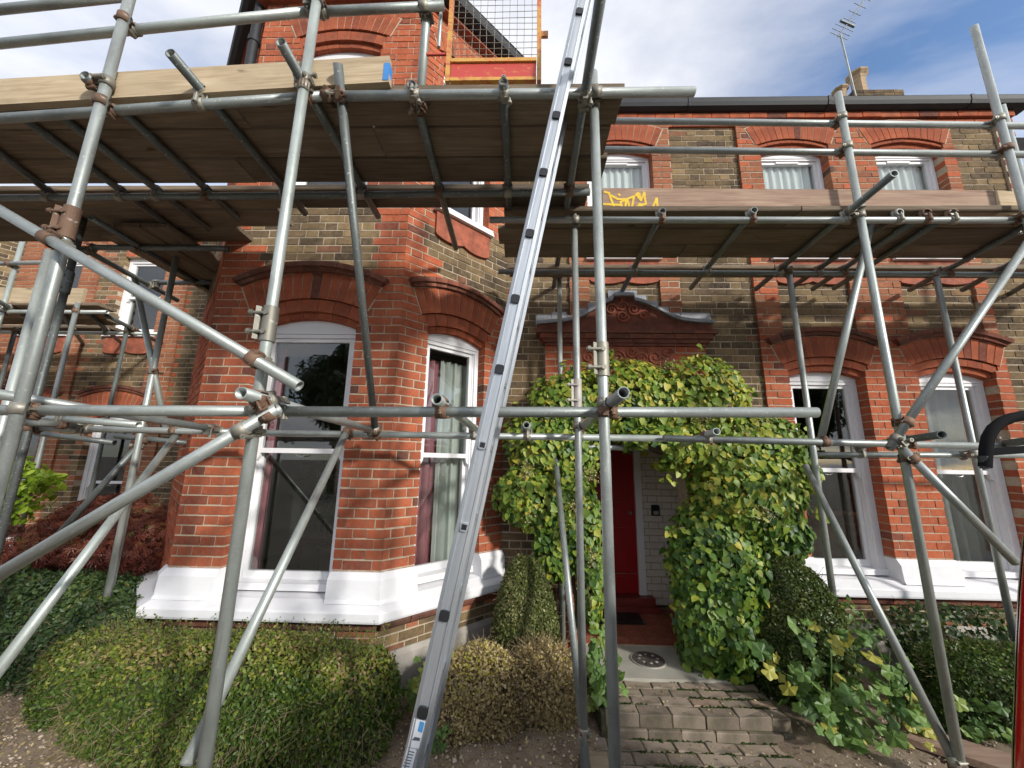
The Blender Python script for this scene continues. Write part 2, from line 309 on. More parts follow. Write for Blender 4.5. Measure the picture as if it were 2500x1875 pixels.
# ------------------------------------------------------------------ brickwork
class Fr:                                            # a wall frame: u along the wall, z up, n outwards
    def __init__(s, o, ud):
        s.o = Vector((o[0], o[1], 0)); s.u = Vector((ud[0], ud[1], 0)).normalized(); s.n = Vector((s.u.y, -s.u.x, 0))
    def p(s, u, z, n=0.0): return s.o + s.u*u + s.n*n + Vector((0, 0, z))
S2 = 2**0.5
F_RIGHT = Fr((0, 3.97), (1, 0)); F_BAY = Fr((0, 3.11), (1, 0)); F_FACET = Fr((-1.05, 3.11), (1, 1)); F_LFACET = Fr((-3.55, 3.97), (1, -1))
F_LEFT = Fr((0, 5.70), (1, 0)); F_FAR = Fr((-8.45-0.999, 5.70-1.249), (0.8, 1)); F_PORCH = Fr((0, 3.89), (1, 0)); F_DOOR = Fr((0, 4.85), (1, 0))
CH = 0.075
class Opening:
    def __init__(s, uc, half, zb, zc, rad):          # straight jambs up to the springing of a flat arch of radius rad about height zc
        s.uc, s.half, s.zb, s.zc, s.rad = uc, half, zb, zc, rad; s.ext = None
        s.spring = zc + math.sqrt(rad*rad-half*half); s.crown = zc+rad
    def span(s, za, zb):                              # what a course between za and zb leaves free
        z = (za+zb)/2
        if z < s.zb: return None
        if z <= s.spring: return (s.uc-s.half, s.uc+s.half)
        ext = s.ext or s.rad
        if zb-s.zc >= ext: return None
        h = min(math.tan(math.asin(s.half/s.rad)*1.02)*(za-s.zc), math.sqrt(ext**2-(zb-s.zc)**2))
        return (s.uc-h, s.uc+h)
house = thing('brick_house', 'red and yellow brick house with projecting bay and white sash windows', 'house')
BR = MB(); BMATS = ['brick_red', 'brick_yellow', 'brick_orange', 'brick_dark', 'white_brick']; BI = {'red': 0, 'yel': 1, 'org': 2, 'drk': 3, 'wht': 4}
MO = MB(); SINGLE = []
def tint_of(kind):
    return min(1.0, max(0.0, random.gauss(0.5, 0.24) if kind != 'red' else (random.gauss(0.54, 0.15) if rnd() > 0.035 else ru(0.02, 0.16))))
def bricks(fr, u0, u1, z0, z1, ops=(), col='red', n0=0.0, single=None, depth=0.15, mortar_depth=0.24, phase=0.0, inset=False):
    i0 = int(round(z0/CH)); i1 = int(round(z1/CH)); runs = []
    for i in range(i0, i1):
        za, zb = i*CH, (i+1)*CH; zm = (za+zb)/2
        segs = [(u0, u1)]
        for op in ops:
            sp = op.span(za, zb)
            if sp is None: continue
            new = []
            for a, b in segs:
                if sp[1] <= a or sp[0] >= b: new.append((a, b)); continue
                if sp[0] > a: new.append((a, sp[0]))
                if sp[1] < b: new.append((sp[1], b))
            segs = new
        for a, b in segs:
            if b-a < 0.02: continue
            for r_ in runs:
                if abs(r_[0]-a) < 1e-6 and abs(r_[1]-b) < 1e-6 and abs(r_[3]-za) < 1e-6: r_[3] = zb; break
            else: runs.append([a, b, za, zb])
            per = 0.3375; x = math.floor((a-phase)/per)*per + phase - per + (per/2 if i % 2 else 0)
            pieces = []
            while x < b:
                for w in (0.215, 0.1025):
                    l, r2 = max(x+0.005, a+0.0005), min(x+w+0.005, b-0.0005)
                    if r2-l > 0.012: pieces.append([l, r2])
                    x += w+0.01
            if len(pieces) > 1 and pieces[0][1]-pieces[0][0] < 0.04: pieces[1][0] = pieces[0][0]; pieces.pop(0)
            if len(pieces) > 1 and pieces[-1][1]-pieces[-1][0] < 0.04: pieces[-2][1] = pieces[-1][1]; pieces.pop()
            for l, r2 in pieces:
                um = (l+r2)/2; kd = col(um, zm) if callable(col) else col
                if kd is None: continue
                j = lambda: ru(-0.0018, 0.0018)
                n = n0 + ru(-0.0025, 0.003)
                zl, zh = za+0.0062+ru(-0.0015, 0.002), zb-0.0062+ru(-0.002, 0.0015)
                lj, rj = (l if l-a < 0.002 else l+j()), (r2 if b-r2 < 0.002 else r2+j())
                pts = [fr.p(lj, zl, n+j()*0.5), fr.p(rj, zl+j()*0.6, n+j()*0.5), fr.p(rj, zh+j()*0.6, n+j()*0.5), fr.p(lj, zh, n+j()*0.5)]
                bk = [fr.p(lj, zl, n0-depth), fr.p(rj, zl, n0-depth), fr.p(rj, zh, n0-depth), fr.p(lj, zh, n0-depth)]
                t = tint_of(kd)
                if single and single(um, zm): SINGLE.append((pts+bk, t, BI[kd], r2-l))
                else: BR.hexa(pts+bk, t, BI[kd], back=False)
    for a, b, za, zb in runs:
        nn = n0-0.005
        if inset or a > u0+1e-6: a += 0.006
        if inset or b < u1-1e-6: b -= 0.006
        MO.hexa([fr.p(a, za, nn), fr.p(b, za, nn), fr.p(b, zb, nn), fr.p(a, zb, nn), fr.p(a, za, nn-mortar_depth), fr.p(b, za, nn-mortar_depth), fr.p(b, zb, nn-mortar_depth), fr.p(a, zb, nn-mortar_depth)], 0.5, 0)
# a gauged-brick arch: moulded inner ring, voussoirs, projecting hood
def arch(fr, op, hood=True, n0=0.0, h_in=0.165, h_v=0.235, nv=14, extra=0.045):
    def at(rad, ang, n): return fr.p(op.uc + rad*math.sin(ang), op.zc + rad*math.cos(ang), n)
    amax = math.asin(op.half/op.rad)
    def ring(r0, r1, k_, nf, nb, kd, name, ang, gap=0.006, keep=True):
        for i in range(k_):
            a, b = -ang+2*ang*i/k_ + gap/r1/2, -ang+2*ang*(i+1)/k_ - gap/r1/2
            n = nf + ru(-0.0015, 0.0015); m = (a+b)/2
            fp = [at(r0, a, n), at(r0, b, n), at(r1, b, n), at(r1, m, n), at(r1, a, n)]
            mb = MB(); mb.prism(fp, fr.n*(nb-n), tint_of(kd), BI[kd])
            c = sum((Vector(v) for v in mb.v), Vector())/len(mb.v)
            mb.build(name, BMATS, house, c)
    av = amax*0.985
    ring(op.rad, op.rad+0.055, max(6, nv//2), n0-0.045, n0-0.16, 'red', 'arch_soffit_brick', amax, 0.004)
    ring(op.rad+0.058, op.rad+h_in, max(6, nv//2), n0-0.012, n0-0.16, 'red', 'arch_soffit_brick', av*1.03, 0.004)
    r1 = op.rad+h_in+0.008
    ring(r1, r1+h_v, nv, n0+0.006, n0-0.1, 'org' if rnd() < 0.0 else 'red', 'voussoir', av*1.04, 0.008)
    # mortar bed behind the rings
    k_ = 24
    for rr0, rr1, nn in ((op.rad+0.004, r1+0.004, n0-0.07), (r1, r1+h_v+0.012, n0+0.0015)):
        vs = []
        for i in range(k_+1):
            a = -av*1.06+2*av*1.06*i/k_; vs += [at(rr0, a, nn), at(rr1, a, nn)]
        MO.add(vs, [(2*i, 2*i+1, 2*i+3, 2*i+2) for i in range(k_)])
    if hood:
        r2 = r1+h_v+0.008
        ring(r2, r2+0.035, 9, n0+0.035, n0-0.05, 'drk', 'hood_brick', av*1.05, 0.004)
        ring(r2+0.036, r2+0.08, 9, n0+0.06, n0-0.05, 'drk', 'hood_brick', av*1.09, 0.004)
# window openings
def op_low(uc, half, dz=0.0): return Opening(uc, half, 0.72+dz, 1.70+dz, 1.0)           # right and left wings, crown 2.68
def ext(o, e): o.ext = o.rad+e; return o
OB = Opening(-1.855, 0.43, 0.72, 1.905, 1.015); OBU = Opening(-1.855, 0.40, 4.2, 1.885+2.95, 1.015)
OF = Opening(0.608, 0.33, 0.72, 2.08, 0.84); OFU = Opening(0.608, 0.33, 4.13, 2.06+2.95, 0.84)
OR1, OR2 = op_low(3.11, 0.38), op_low(4.40, 0.38)
for o_ in (OB, OBU, OF, OFU): ext(o_, 0.165+0.235+0.008)
for o_ in (OR1, OR2): ext(o_, 0.13+0.215+0.008)
def op_up(uc, half, dz=0.0): return Opening(uc, half, 3.98+dz, 4.37+dz, 1.0)
OU0, OU1, OU2 = op_up(1.10, 0.38), op_up(3.11, 0.38), op_up(4.40, 0.38)
OL1, OL0 = op_low(-6.20, 0.38, -0.36), op_low(-7.62, 0.38, -0.36)
OLU1, OLU0 = op_up(-6.20, 0.38, -0.36), op_up(-7.62, 0.38, -0.36)
for o_ in (OU0, OU1, OU2): ext(o_, 0.09+0.245+0.008)
for o_ in (OL1, OL0): ext(o_, 0.13+0.215+0.008)
# bay front, facets and tower
def quoin(u, lo, hi, z): return min(u-lo, hi-u) < (0.30 if int(z/CH/4) % 2 else 0.19)
def bay_col(lo, hi):
    def f(u, z):
        if z < 3.27: return 'red'
        if z < 4.12: return 'red' if quoin(u, lo, hi, z) else 'yel'
        return 'red'
    return f
near_bay = lambda u, z: 0.85 < z < 2.86
bricks(F_BAY, -2.69, -1.05, 0.825, 6.38, [OB, OBU], bay_col(-2.69, -1.05), single=near_bay)
bricks(F_FACET, 0, 1.216, 0.825, 6.38, [OF, OFU], lambda u, z: 'red' if z < 3.27 or z > 4.12 else ('red' if u < (0.32 if int(z/CH/4) % 2 else 0.2) else 'yel'), single=lambda u, z: u < 0.28 and 0.85 < z < 2.7)
bricks(F_LFACET, 0, 1.216, 0.3, 6.38, [], lambda u, z: 'red' if z < 3.27 or z > 4.12 or u > 0.9 else 'yel')
for fr, a, b in ((F_BAY, -2.69, -1.05), (F_FACET, 0, 1.216), (F_LFACET, 0, 1.216)):
    bricks(fr, a, b, 0.3, 0.525, [], lambda u, z: 'yel' if rnd() < 0.9 else 'org', n0=0.02)
arch(F_BAY, OB); arch(F_FACET, OF, nv=12); arch(F_BAY, OBU, hood=False); arch(F_FACET, OFU, hood=False, nv=12)
# right wing: yellow stock wall, red dressings round the window columns
UP = 5.70
bricks(F_RIGHT, -0.19, 0.50, 0.3, UP, [], 'yel')
bricks(F_RIGHT, 0.50, 0.72, 3.0, UP, [OU0], 'org', n0=0.03, inset=True); bricks(F_RIGHT, 1.48, 1.70, 3.0, UP, [OU0], 'org', n0=0.03, inset=True)
bricks(F_RIGHT, 0.72, 1.48, 3.0, UP, [OU0], lambda u, z: 'yel' if z < 3.68 else 'red')
bricks(F_RIGHT, 1.70, 2.48, 0.3, UP, [], 'yel')
for a, b in ((2.48, 2.73), (3.49, 4.02), (4.78, 4.92)):
    bricks(F_RIGHT, a, b, 0.825, UP, [OR1, OR2, OU1, OU2], lambda u, z: 'red' if z < 3.05 else ('org' if rnd() < 0.7 else 'red'), n0=0.03, inset=True)
for o1, o2 in ((OR1, OU1), (OR2, OU2)):
    bricks(F_RIGHT, o1.uc-0.38, o1.uc+0.38, 0.825, UP, [o1, o2], lambda u, z: 'yel' if 3.08 < z < 3.72 else 'red')
bricks(F_RIGHT, 4.92, 5.44, 0.3, UP, [], 'yel'); bricks(F_RIGHT, 5.44, 5.64, 0.3, UP, [], 'red', n0=0.03)
bricks(F_RIGHT, 1.80, 4.92, 0.3, 0.525, [], lambda u, z: 'yel' if rnd() < 0.9 else 'org', n0=0.02)
for o in (OR1, OR2): arch(F_RIGHT, o, n0=0.03, h_in=0.13, h_v=0.215, nv=13)
for o in (OU0, OU1, OU2): arch(F_RIGHT, o, hood=False, n0=0.03, h_in=0.09, h_v=0.245, nv=13)
# left wing, set back, and the facet of the far bay
LU = 5.40
for a, b in ((-6.95, -6.58), (-5.82, -5.42), (-7.24, -6.95), (-8.3, -8.0)):
    bricks(F_LEFT, a, b, -0.1, LU, [OL0, OL1], 'org' if a != -6.95 else (lambda u, z: 'yel' if rnd() < 0.6 else 'org'), n0=0.03 if a != -6.95 else 0, inset=True)
for o1, o2 in ((OL1, OLU1), (OL0, OLU0)):
    bricks(F_LEFT, o1.uc-0.38, o1.uc+0.38, 0.3, LU, [o1, o2], lambda u, z: 'yel' if 2.72 < z < 3.34 else 'red')
bricks(F_LEFT, -5.42, -3.55, -0.1, LU, [], lambda u, z: 'yel' if u > -5.3 else 'red'); bricks(F_LEFT, -8.55, -8.3, -0.1, LU, [], 'yel')
for o in (OL1, OL0): arch(F_LEFT, o, n0=0.03, h_in=0.13, h_v=0.215, nv=13)
bricks(F_FAR, -0.0, 1.6, -0.1, LU, [], 'yel')
# porch: red piers and frieze under the pediment, white brick inside
bricks(F_PORCH, 0.235, 1.885, 2.40, 3.0, [], 'red'); bricks(F_PORCH, 0.235, 0.52, 0.075, 2.40, [], 'red'); bricks(F_PORCH, 1.60, 1.885, 0.075, 2.40, [], 'red')
bricks(F_DOOR, 1.44, 1.90, 0.15, 2.7, [], 'wht', phase=0.1); bricks(F_DOOR, 0.25, 0.56, 0.15, 2.7, [], 'wht')
# single bricks: the 300 that show largest, on the near piers
random.shuffle(SINGLE); SINGLE.sort(key=lambda s_: 0 if s_[3] > 0.08 else 1)
for i, (pts, t, mi, w) in enumerate(SINGLE):
    if i < 300:
        mb = MB(); mb.hexa(pts, t, mi, back=False); c = sum((Vector(p) for p in pts), Vector())/8
        mb.build('brick', BMATS, house, c)
    else: BR.hexa(pts, t, mi, back=False)
tag(BR.build('brickwork', BMATS, house), kind='stuff')
MO.build('mortar_wall', 'mortar', house)
# sweep of a profile [(n, z)...] along a plan polyline (outwards = right-hand side of its run)
def sweep(plan, prof, name, mat, parent=None, mb=None, cap=True, seg=False):
    pl = [Vector((p[0], p[1], 0)) for p in plan]; m = len(pl); nrm = []
    for i in range(m-1):
        d = (pl[i+1]-pl[i]).normalized(); nrm.append(Vector((d.y, -d.x, 0)))
    own = mb is None; mb = mb or MB(); k_ = len(prof); vs = []
    for i in range(m):
        if i == 0: off = nrm[0]
        elif i == m-1: off = nrm[-1]
        else:
            b_ = (nrm[i-1]+nrm[i]).normalized(); off = b_/max(0.3, b_.dot(nrm[i]))
        for n, z in prof: vs.append(pl[i]+off*n+Vector((0, 0, z)))
    mb.add(vs, [(i*k_+j, (i+1)*k_+j, (i+1)*k_+(j+1) % k_, i*k_+(j+1) % k_) for i in range(m-1) for j in range(k_)], rnd())
    if cap: mb.add(vs, [tuple(range(k_)), tuple(range(m*k_-1, (m-1)*k_-1, -1))], 0.5)
    return mb.build(name, mat, parent) if own else mb
BAYPLAN = [(-3.55, 3.97), (-2.69, 3.11), (-1.05, 3.11), (-0.19, 3.97)]
WINGPLAN = [(1.78, 3.97), (5.66, 3.97)]
def fpt(u): p = F_FACET.p(u, 0); return (p.x, p.y)
def lpt(u): p = F_LFACET.p(u, 0); return (p.x, p.y)
SILL = [(-0.12, 0.585), (0.135, 0.585), (0.14, 0.60), (0.14, 0.648), (0.125, 0.66), (0.03, 0.705), (-0.12, 0.71)]
BLOCK = [(-0.16, 0.70), (0.075, 0.69), (0.06, 0.715), (0.05, 0.845), (0.012, 0.892), (-0.16, 0.892)]
sweep(BAYPLAN, SILL, 'sill_course', 'white_masonry', house); sweep(WINGPLAN, SILL, 'sill_course', 'white_masonry', house)
for pl in ([lpt(1.1), (-2.69, 3.11), (-2.279, 3.11)], [(-1.431, 3.11), (-1.05, 3.11), fpt(0.284)], [fpt(0.932), fpt(1.216)]):
    sweep(pl, BLOCK, 'pier_base', 'white_masonry', house)
for a, b in ((2.46, 2.735), (3.485, 4.025), (4.775, 4.94)): sweep([(a, 3.945), (b, 3.945)], BLOCK, 'pier_base', 'white_masonry', house)
MOULD = [(-0.1, 0.495), (0.03, 0.495), (0.055, 0.512), (0.065, 0.54), (0.05, 0.578), (-0.1, 0.582)]
def moulded(plan):
    for (ax, ay), (bx, by) in zip(plan[:-1], plan[1:]):
        L = math.hypot(bx-ax, by-ay); n = max(1, round(L/0.225))
        for i in range(n):
            g = 0.003/L; s0, s1 = i/n+(g if i else 0), (i+1)/n-(g if i < n-1 else 0)
            mb = MB(); sweep([(ax+(bx-ax)*s0, ay+(by-ay)*s0), (ax+(bx-ax)*s1, ay+(by-ay)*s1)], MOULD, '', '', mb=mb)
            c = sum((Vector(v) for v in mb.v), Vector())/len(mb.v); mb.build('moulded_brick', 'brick_dark', house, c)
moulded(BAYPLAN[1:]); moulded([(1.78, 3.97), (5.2, 3.97)])
PLINTH = [(-0.1, -0.4), (0.05, -0.4), (0.05, 0.30), (0.03, 0.335), (-0.1, 0.34)]
sweep(BAYPLAN, PLINTH, 'plinth', 'render', house); sweep([(1.89, 3.97), (5.66, 3.97)], PLINTH, 'plinth', 'render', house); sweep([(-0.15, 3.97), (0.5, 3.97)], PLINTH, 'plinth', 'render', house)
# windows
def window(fr, op, n=-0.10, zb=0.715, sash=True, room_dark=False, wide=0.045, z_mid=None, vent=False):
    w = empty('window', house); d = 0.10; h = op.half; top = op.spring-(0.03 if sash else 0.004); ft = 0.032 if sash else 0.02
    def bar(mb, u0, u1, z0, z1, nf, nb):
        mb.hexa([fr.p(u0, z0, nf), fr.p(u1, z0, nf), fr.p(u1, z1, nf), fr.p(u0, z1, nf), fr.p(u0, z0, nb), fr.p(u1, z0, nb), fr.p(u1, z1, nb), fr.p(u0, z1, nb)])
    uc = op.uc; a, b = uc-h+0.002, uc+h-0.002
    fm = MB(); bar(fm, a, a+wide, zb+0.05, top, n, n-d); bar(fm, b-wide, b, zb+0.05, top, n, n-d)
    bar(fm, a+wide, b-wide, top-ft, top, n-0.003, n-d); bar(fm, a-0.0, b, zb, zb+0.05, n+0.03, n-d)
    bar(fm, a+wide, a+wide+0.014, zb+0.05, top-ft, n-0.018, n-d); bar(fm, b-wide-0.014, b-wide, zb+0.05, top-ft, n-0.018, n-d)
    fm.build('frame', 'white_paint', w)
    # curved head board under the arch
    hb = MB(); k_ = 12; fp = [fr.p(a, top+0.002, n+0.006), fr.p(b, top+0.002, n+0.006)]
    for i in range(k_+1):
        u = b-(b-a)*i/k_; fp.append(fr.p(u, op.zc+math.sqrt(op.rad**2-(u-uc)**2)-0.002, n+0.006))
    hb.prism(fp, fr.n*(-d)); hb.build('head_board', 'white_paint', w)
    ia, ib = a+wide+0.016, b-wide-0.016; it = top-ft-0.002; zmid = z_mid if z_mid is not None else zb+(it-zb)*0.5
    sw = 0.036 if sash else 0.03
    def leaf(name, z0, z1, nf, bot, topr):
        s_ = MB(); bar(s_, ia, ia+sw, z0, z1, nf, nf-0.04); bar(s_, ib-sw, ib, z0, z1, nf, nf-0.04)
        bar(s_, ia+sw, ib-sw, z0, z0+bot, nf-0.001, nf-0.04); bar(s_, ia+sw, ib-sw, z1-topr, z1, nf-0.001, nf-0.04)
        s_.build(name, 'white_paint', w)
        g = MB(); bar(g, ia+sw, ib-sw, z0+bot, z1-topr, nf-0.018, nf-0.023); g.build('pane', 'glass', w)
    if sash:
        leaf('upper_sash', zmid, it, n-0.022, 0.040, 0.032); leaf('lower_sash', zb+0.052, zmid+0.036, n-0.068, 0.062, 0.032)
        for u, s_ in ((ia, 1), (ib, -1)):           # sash horns
            hm = MB(); hm.prism([fr.p(u, zmid, n-0.022), fr.p(u+s_*0.036, zmid, n-0.022), fr.p(u+s_*0.03, zmid-0.03, n-0.022), fr.p(u+s_*0.014, zmid-0.055, n-0.022), fr.p(u, zmid-0.06, n-0.022)][::s_], fr.n*(-0.03)); hm.build('sash_horn', 'white_paint', w)
        hd = MB(); pts = [fr.p(uc+0.04*math.cos(t), zmid-0.006-0.02*math.sin(t), n-0.045) for t in [math.pi*i/8 for i in range(9)]]; hd.pipe(pts, 0.003, 6); hd.build('sash_pull', 'chrome', w)
    else:
        leaf('sash', zb+0.052, it, n-0.022, 0.05, 0.034)
        if vent:
            vm = MB(); bar(vm, uc-0.13, uc+0.13, it-0.028, it-0.006, n-0.012, n-0.025); vm.build('trickle_vent', 'white_paint', w)
    return w
window(F_BAY, OB, zb=0.725, z_mid=1.765); window(F_FACET, OF, zb=0.725, z_mid=1.75)
window(F_BAY, OBU, zb=4.2); window(F_FACET, OFU, zb=4.15)
for o in (OR1, OR2): window(F_RIGHT, o, zb=0.725, z_mid=1.67, n=-0.09, wide=0.06)
for o in (OU0, OU1, OU2): window(F_RIGHT, o, zb=4.0, sash=False, vent=True, n=-0.08, wide=0.026)
for o in (OL0, OL1): window(F_LEFT, o, zb=0.40, z_mid=1.31, wide=0.06)
for o in (OLU0, OLU1): window(F_LEFT, o, zb=3.63, n=-0.08)
# upper sills with scalloped terracotta aprons
def apron(fr, op, z, n0):
    sm = MB(); a, b = op.uc-op.half-0.03, op.uc+op.half+0.03
    sm.prism([fr.p(a, z+0.06, n0+0.07), fr.p(b, z+0.06, n0+0.07), fr.p(b, z+0.14, n0+0.04), fr.p(a, z+0.14, n0+0.04)], fr.n*-0.2); sm.build('window_sill', 'white_masonry', house)
    mb = MB(); a, b = op.uc-op.half, op.uc+op.half; k_ = 32; top_z = z+0.055; low = []
    for i in range(k_+1):
        s = i/k_; ph = (s*2) % 1.0
        low.append((a+(b-a)*s, z-0.17-0.035*abs(math.sin(math.pi*s*2))**0.7 - (0.012 if 0.03 < s < 0.97 else 0)))
    for i in range(k_):
        (u0, l0), (u1, l1) = low[i], low[i+1]
        mb.hexa([fr.p(u0, l0, n0+0.03), fr.p(u1, l1, n0+0.03), fr.p(u1, top_z, n0+0.03), fr.p(u0, top_z, n0+0.03), fr.p(u0, l0, n0-0.05), fr.p(u1, l1, n0-0.05), fr.p(u1, top_z, n0-0.05), fr.p(u0, top_z, n0-0.05)])
    mb.build('scalloped_apron', 'terracotta', house)
for o in (OU0, OU1, OU2): apron(F_RIGHT, o, 3.86, 0.0)
apron(F_FACET, OFU, 4.02, 0.0)
for o in (OLU0, OLU1): apron(F_LEFT, o, 3.50, 0.0)
# rooms behind the windows: floor, ceiling and walls
def room(x0, x1, y0, y1, z0, z1, mat):
    mb = MB()
    mb.add([(x0, y0, z0), (x1, y0, z0), (x1, y1, z0), (x0, y1, z0), (x0, y0, z1), (x1, y0, z1), (x1, y1, z1), (x0, y1, z1)], [(4, 5, 6, 7)[::-1], (0, 3, 7, 4), (1, 5, 6, 2), (3, 2, 6, 7)], 0.5, 0)
    mb.add([(x0, y0, z0), (x1, y0, z0), (x1, y1, z0), (x0, y1, z0)], [(0, 1, 2, 3)], 0.5, 1)
    mb.build('room_wall', [mat, 'room_floor'], house)
def slab(poly, z, h, name, mat, parent):
    mb = MB(); mb.prism([(x, y, z) for x, y in poly], (0, 0, h)); return mb.build(name, mat, parent)
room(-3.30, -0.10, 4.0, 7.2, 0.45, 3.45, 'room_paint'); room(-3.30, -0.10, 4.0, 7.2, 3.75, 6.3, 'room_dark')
inner = [(-3.35, 4.02), (-2.62, 3.29), (-1.12, 3.29), (-0.39, 4.02)]
slab(inner, 0.40, 0.05, 'bay_floor', 'room_floor', house); slab(inner, 3.45, 0.3, 'bay_ceiling', 'room_paint', house)
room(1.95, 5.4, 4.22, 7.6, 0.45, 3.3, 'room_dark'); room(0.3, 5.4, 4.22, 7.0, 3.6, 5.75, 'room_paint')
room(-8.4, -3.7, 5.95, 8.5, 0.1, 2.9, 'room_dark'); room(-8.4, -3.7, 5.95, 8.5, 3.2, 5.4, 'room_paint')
slab([(-3.545, 3.985), (-3.33, 3.985), (-3.33, 5.7), (-3.545, 5.7)], -0.1, 6.4, 'return_wall', 'mortar', house)
slab([(-8.5, 5.98), (5.6, 8.6), (5.6, 8.7), (-8.5, 8.7)], -0.1, 0.1, 'foundation', 'mortar', house)
# cornices, gutters, roofs, downpipes
for k_, (n, z) in enumerate(((0.025, 5.655), (0.06, 5.735))):
    L = 5.86; x = -0.2; i = 0
    while x < 5.64:
        w = 0.225 if (i+k_) % 2 else 0.21; mb = MB(); x1 = min(x+w, 5.66)
        mb.box((x+0.003, 3.97-n+ru(-0.003, 0.003)-0.0, z), (x1-0.003, 3.98, z+0.068), tint_of('red'), 0); c = ((x+x1)/2, 3.95, z+0.03); mb.build('cornice_brick', BMATS, house, c); x = x1; i += 1
GUT = [(-0.02, 5.81), (0.09, 5.81), (0.135, 5.83), (0.15, 5.87), (0.15, 5.925), (0.135, 5.93), (0.03, 5.93), (-0.02, 5.95)]
sweep([(-0.5, 3.97), (5.78, 3.97)], GUT, 'gutter', 'gutter_black', house)
for x in (1.9, 3.5, 5.1): sweep([(x, 3.97), (x+0.035, 3.97)], [(0.0, 5.803), (0.095, 5.803), (0.142, 5.825), (0.157, 5.87), (0.157, 5.936), (0.0, 5.936)], 'gutter_joint', 'gutter_black', house)
TG = [(n+0.06, z+0.62) for n, z in GUT]
sweep([(-3.6, 4.02)]+BAYPLAN[1:3]+[(-0.1, 4.06)], [(0.0, 6.36), (0.09, 6.37), (0.07, 6.44), (0, 6.46)], 'tower_cornice', 'terracotta', house)
sweep([(-3.6, 4.02)]+BAYPLAN[1:3]+[(-0.1, 4.06)], TG, 'gutter', 'gutter_black', house)
rf = MB(); rf.prism([(-0.6, 3.83, 5.94), (5.8, 3.83, 5.94), (5.8, 8.4, 10.3), (-0.6, 8.4, 10.3)], (0, 0.1, -0.1)); rf.prism([(-0.6, 13, 5.94), (5.8, 13, 5.94), (5.8, 8.4, 10.3), (-0.6, 8.4, 10.3)][::-1], (0, 0.1, -0.1))
rf.prism([(5.8, 3.83, 5.94), (11.0, 3.83, 5.94), (11.0, 8.4, 10.3), (5.8, 8.4, 10.3)], (0, 0.1, -0.1)) if False else None
roof = rf.build('roof', 'slate', house)
tr_ = MB(); apex = Vector((-1.87, 6.6, 9.2)); base = [(-3.75, 3.9, 6.56), (-2.8, 2.92, 6.56), (-0.95, 2.92, 6.56), (0.05, 3.9, 6.56), (0.05, 8.0, 6.56), (-3.75, 8.0, 6.56)]
tr_.add(base+[apex], [(i, (i+1) % 6, 6) for i in range(6)]+[(5, 4, 3, 2, 1, 0)]); tr_.build('tower_roof', 'slate', house)
mb = MB(); mb.cyl((-2.80, 3.14, 4.3), (-2.80, 3.14, 6.5), 0.045); mb.build('downpipe', 'gutter_black', house)
slab([(-3.5, 6.3), (0, 6.3), (0, 8), (-3.5, 8)], 0.3, 6.2, 'tower_back', 'mortar', house)
for z in (4.6, 5.9):
    mb = MB(); mb.cyl((-2.80, 3.14, z), (-2.80, 3.14, z+0.06), 0.055); mb.build('pipe_collar', 'gutter_black', house)
# chimney with pots, on the ridge
ch = empty('chimney', house); cx0, cx1 = 7.55, 8.55
CB = MB()
for i in range(30):
    z = 8.01+i*CH; off = 0.0 if i < 26 else (0.06 if i < 29 else 0.0); x = cx0-off
    while x < cx1+off-0.02:
        x1 = min(x+0.225, cx1+off); CB.box((x+0.004, 7.6-off, z+0.004), (x1-0.004, 8.3+off, z+CH-0.004), tint_of('yel'), 1); x = x1
tag(CB.build('chimney_brick', BMATS, ch), kind='stuff')
mb = MB(); mb.box((cx0+0.01, 7.61, 7.9), (cx1-0.01, 8.29, 10.25)); mb.build('chimney_core', 'mortar', ch)
def pot(x, y, r, h):
    mb = MB(); prof = [(r, 0), (r*0.86, 0.08), (r*0.82, h*0.7), (r*0.9, h*0.76), (r*0.9, h*0.8), (r*1.25, h*0.9), (r*1.25, h*0.95), (r*1.0, h), (r*0.7, h), (r*0.7, h*0.6)]
    n = 8; vs = [(x+a*math.cos(2*math.pi*(i+0.5)/n), y+a*math.sin(2*math.pi*(i+0.5)/n), 10.26+z) for a, z in prof for i in range(n)]
    mb.add(vs, [(j*n+i, j*n+(i+1) % n, (j+1)*n+(i+1) % n, (j+1)*n+i) for j in range(len(prof)-1) for i in range(n)]); mb.build('chimney_pot', 'clay', ch)
pot(8.0, 7.9, 0.18, 0.80); pot(7.68, 8.05, 0.14, 0.52)
ab = MB()                                            # the unseen part of the wing that carries the stack
ab.prism([(5.64, 4.4, 5.9), (9.2, 4.4, 5.9), (9.2, 8.0, 9.0), (5.64, 8.0, 9.0)], (0, 0.1, -0.1)); ab.build('rear_roof', 'slate', house)
# pediment over the porch
def Z5(x, y, Y): return P(1290+x/4.424, 680+y/4.424, Y)
top = [(95, 468), (230, 455), (400, 440), (480, 422), (560, 395), (640, 352), (720, 302), (800, 255), (850, 232), (905, 216), (920, 165), (1130, 165), (1145, 216), (1200, 228), (1250, 243), (1320, 272), (1400, 312), (1480, 360), (1560, 400), (1640, 424), (1740, 440), (1880, 452), (1995, 460)]
YP = 3.86
ped = [Z5(x, y, YP) for x, y in top]; pb = MB()
zb_ = 3.055
for a, b in zip(ped[:-1], ped[1:]):
    pb.hexa([(a.x, YP+0.02, zb_), (b.x, YP+0.02, zb_), (b.x, YP+0.02, b.z), (a.x, YP+0.02, a.z), (a.x, 3.98, zb_), (b.x, 3.98, zb_), (b.x, 3.98, b.z), (a.x, 3.98, a.z)])
pd = pb.build('pediment', 'terracotta_dark', house)
lb = MB()
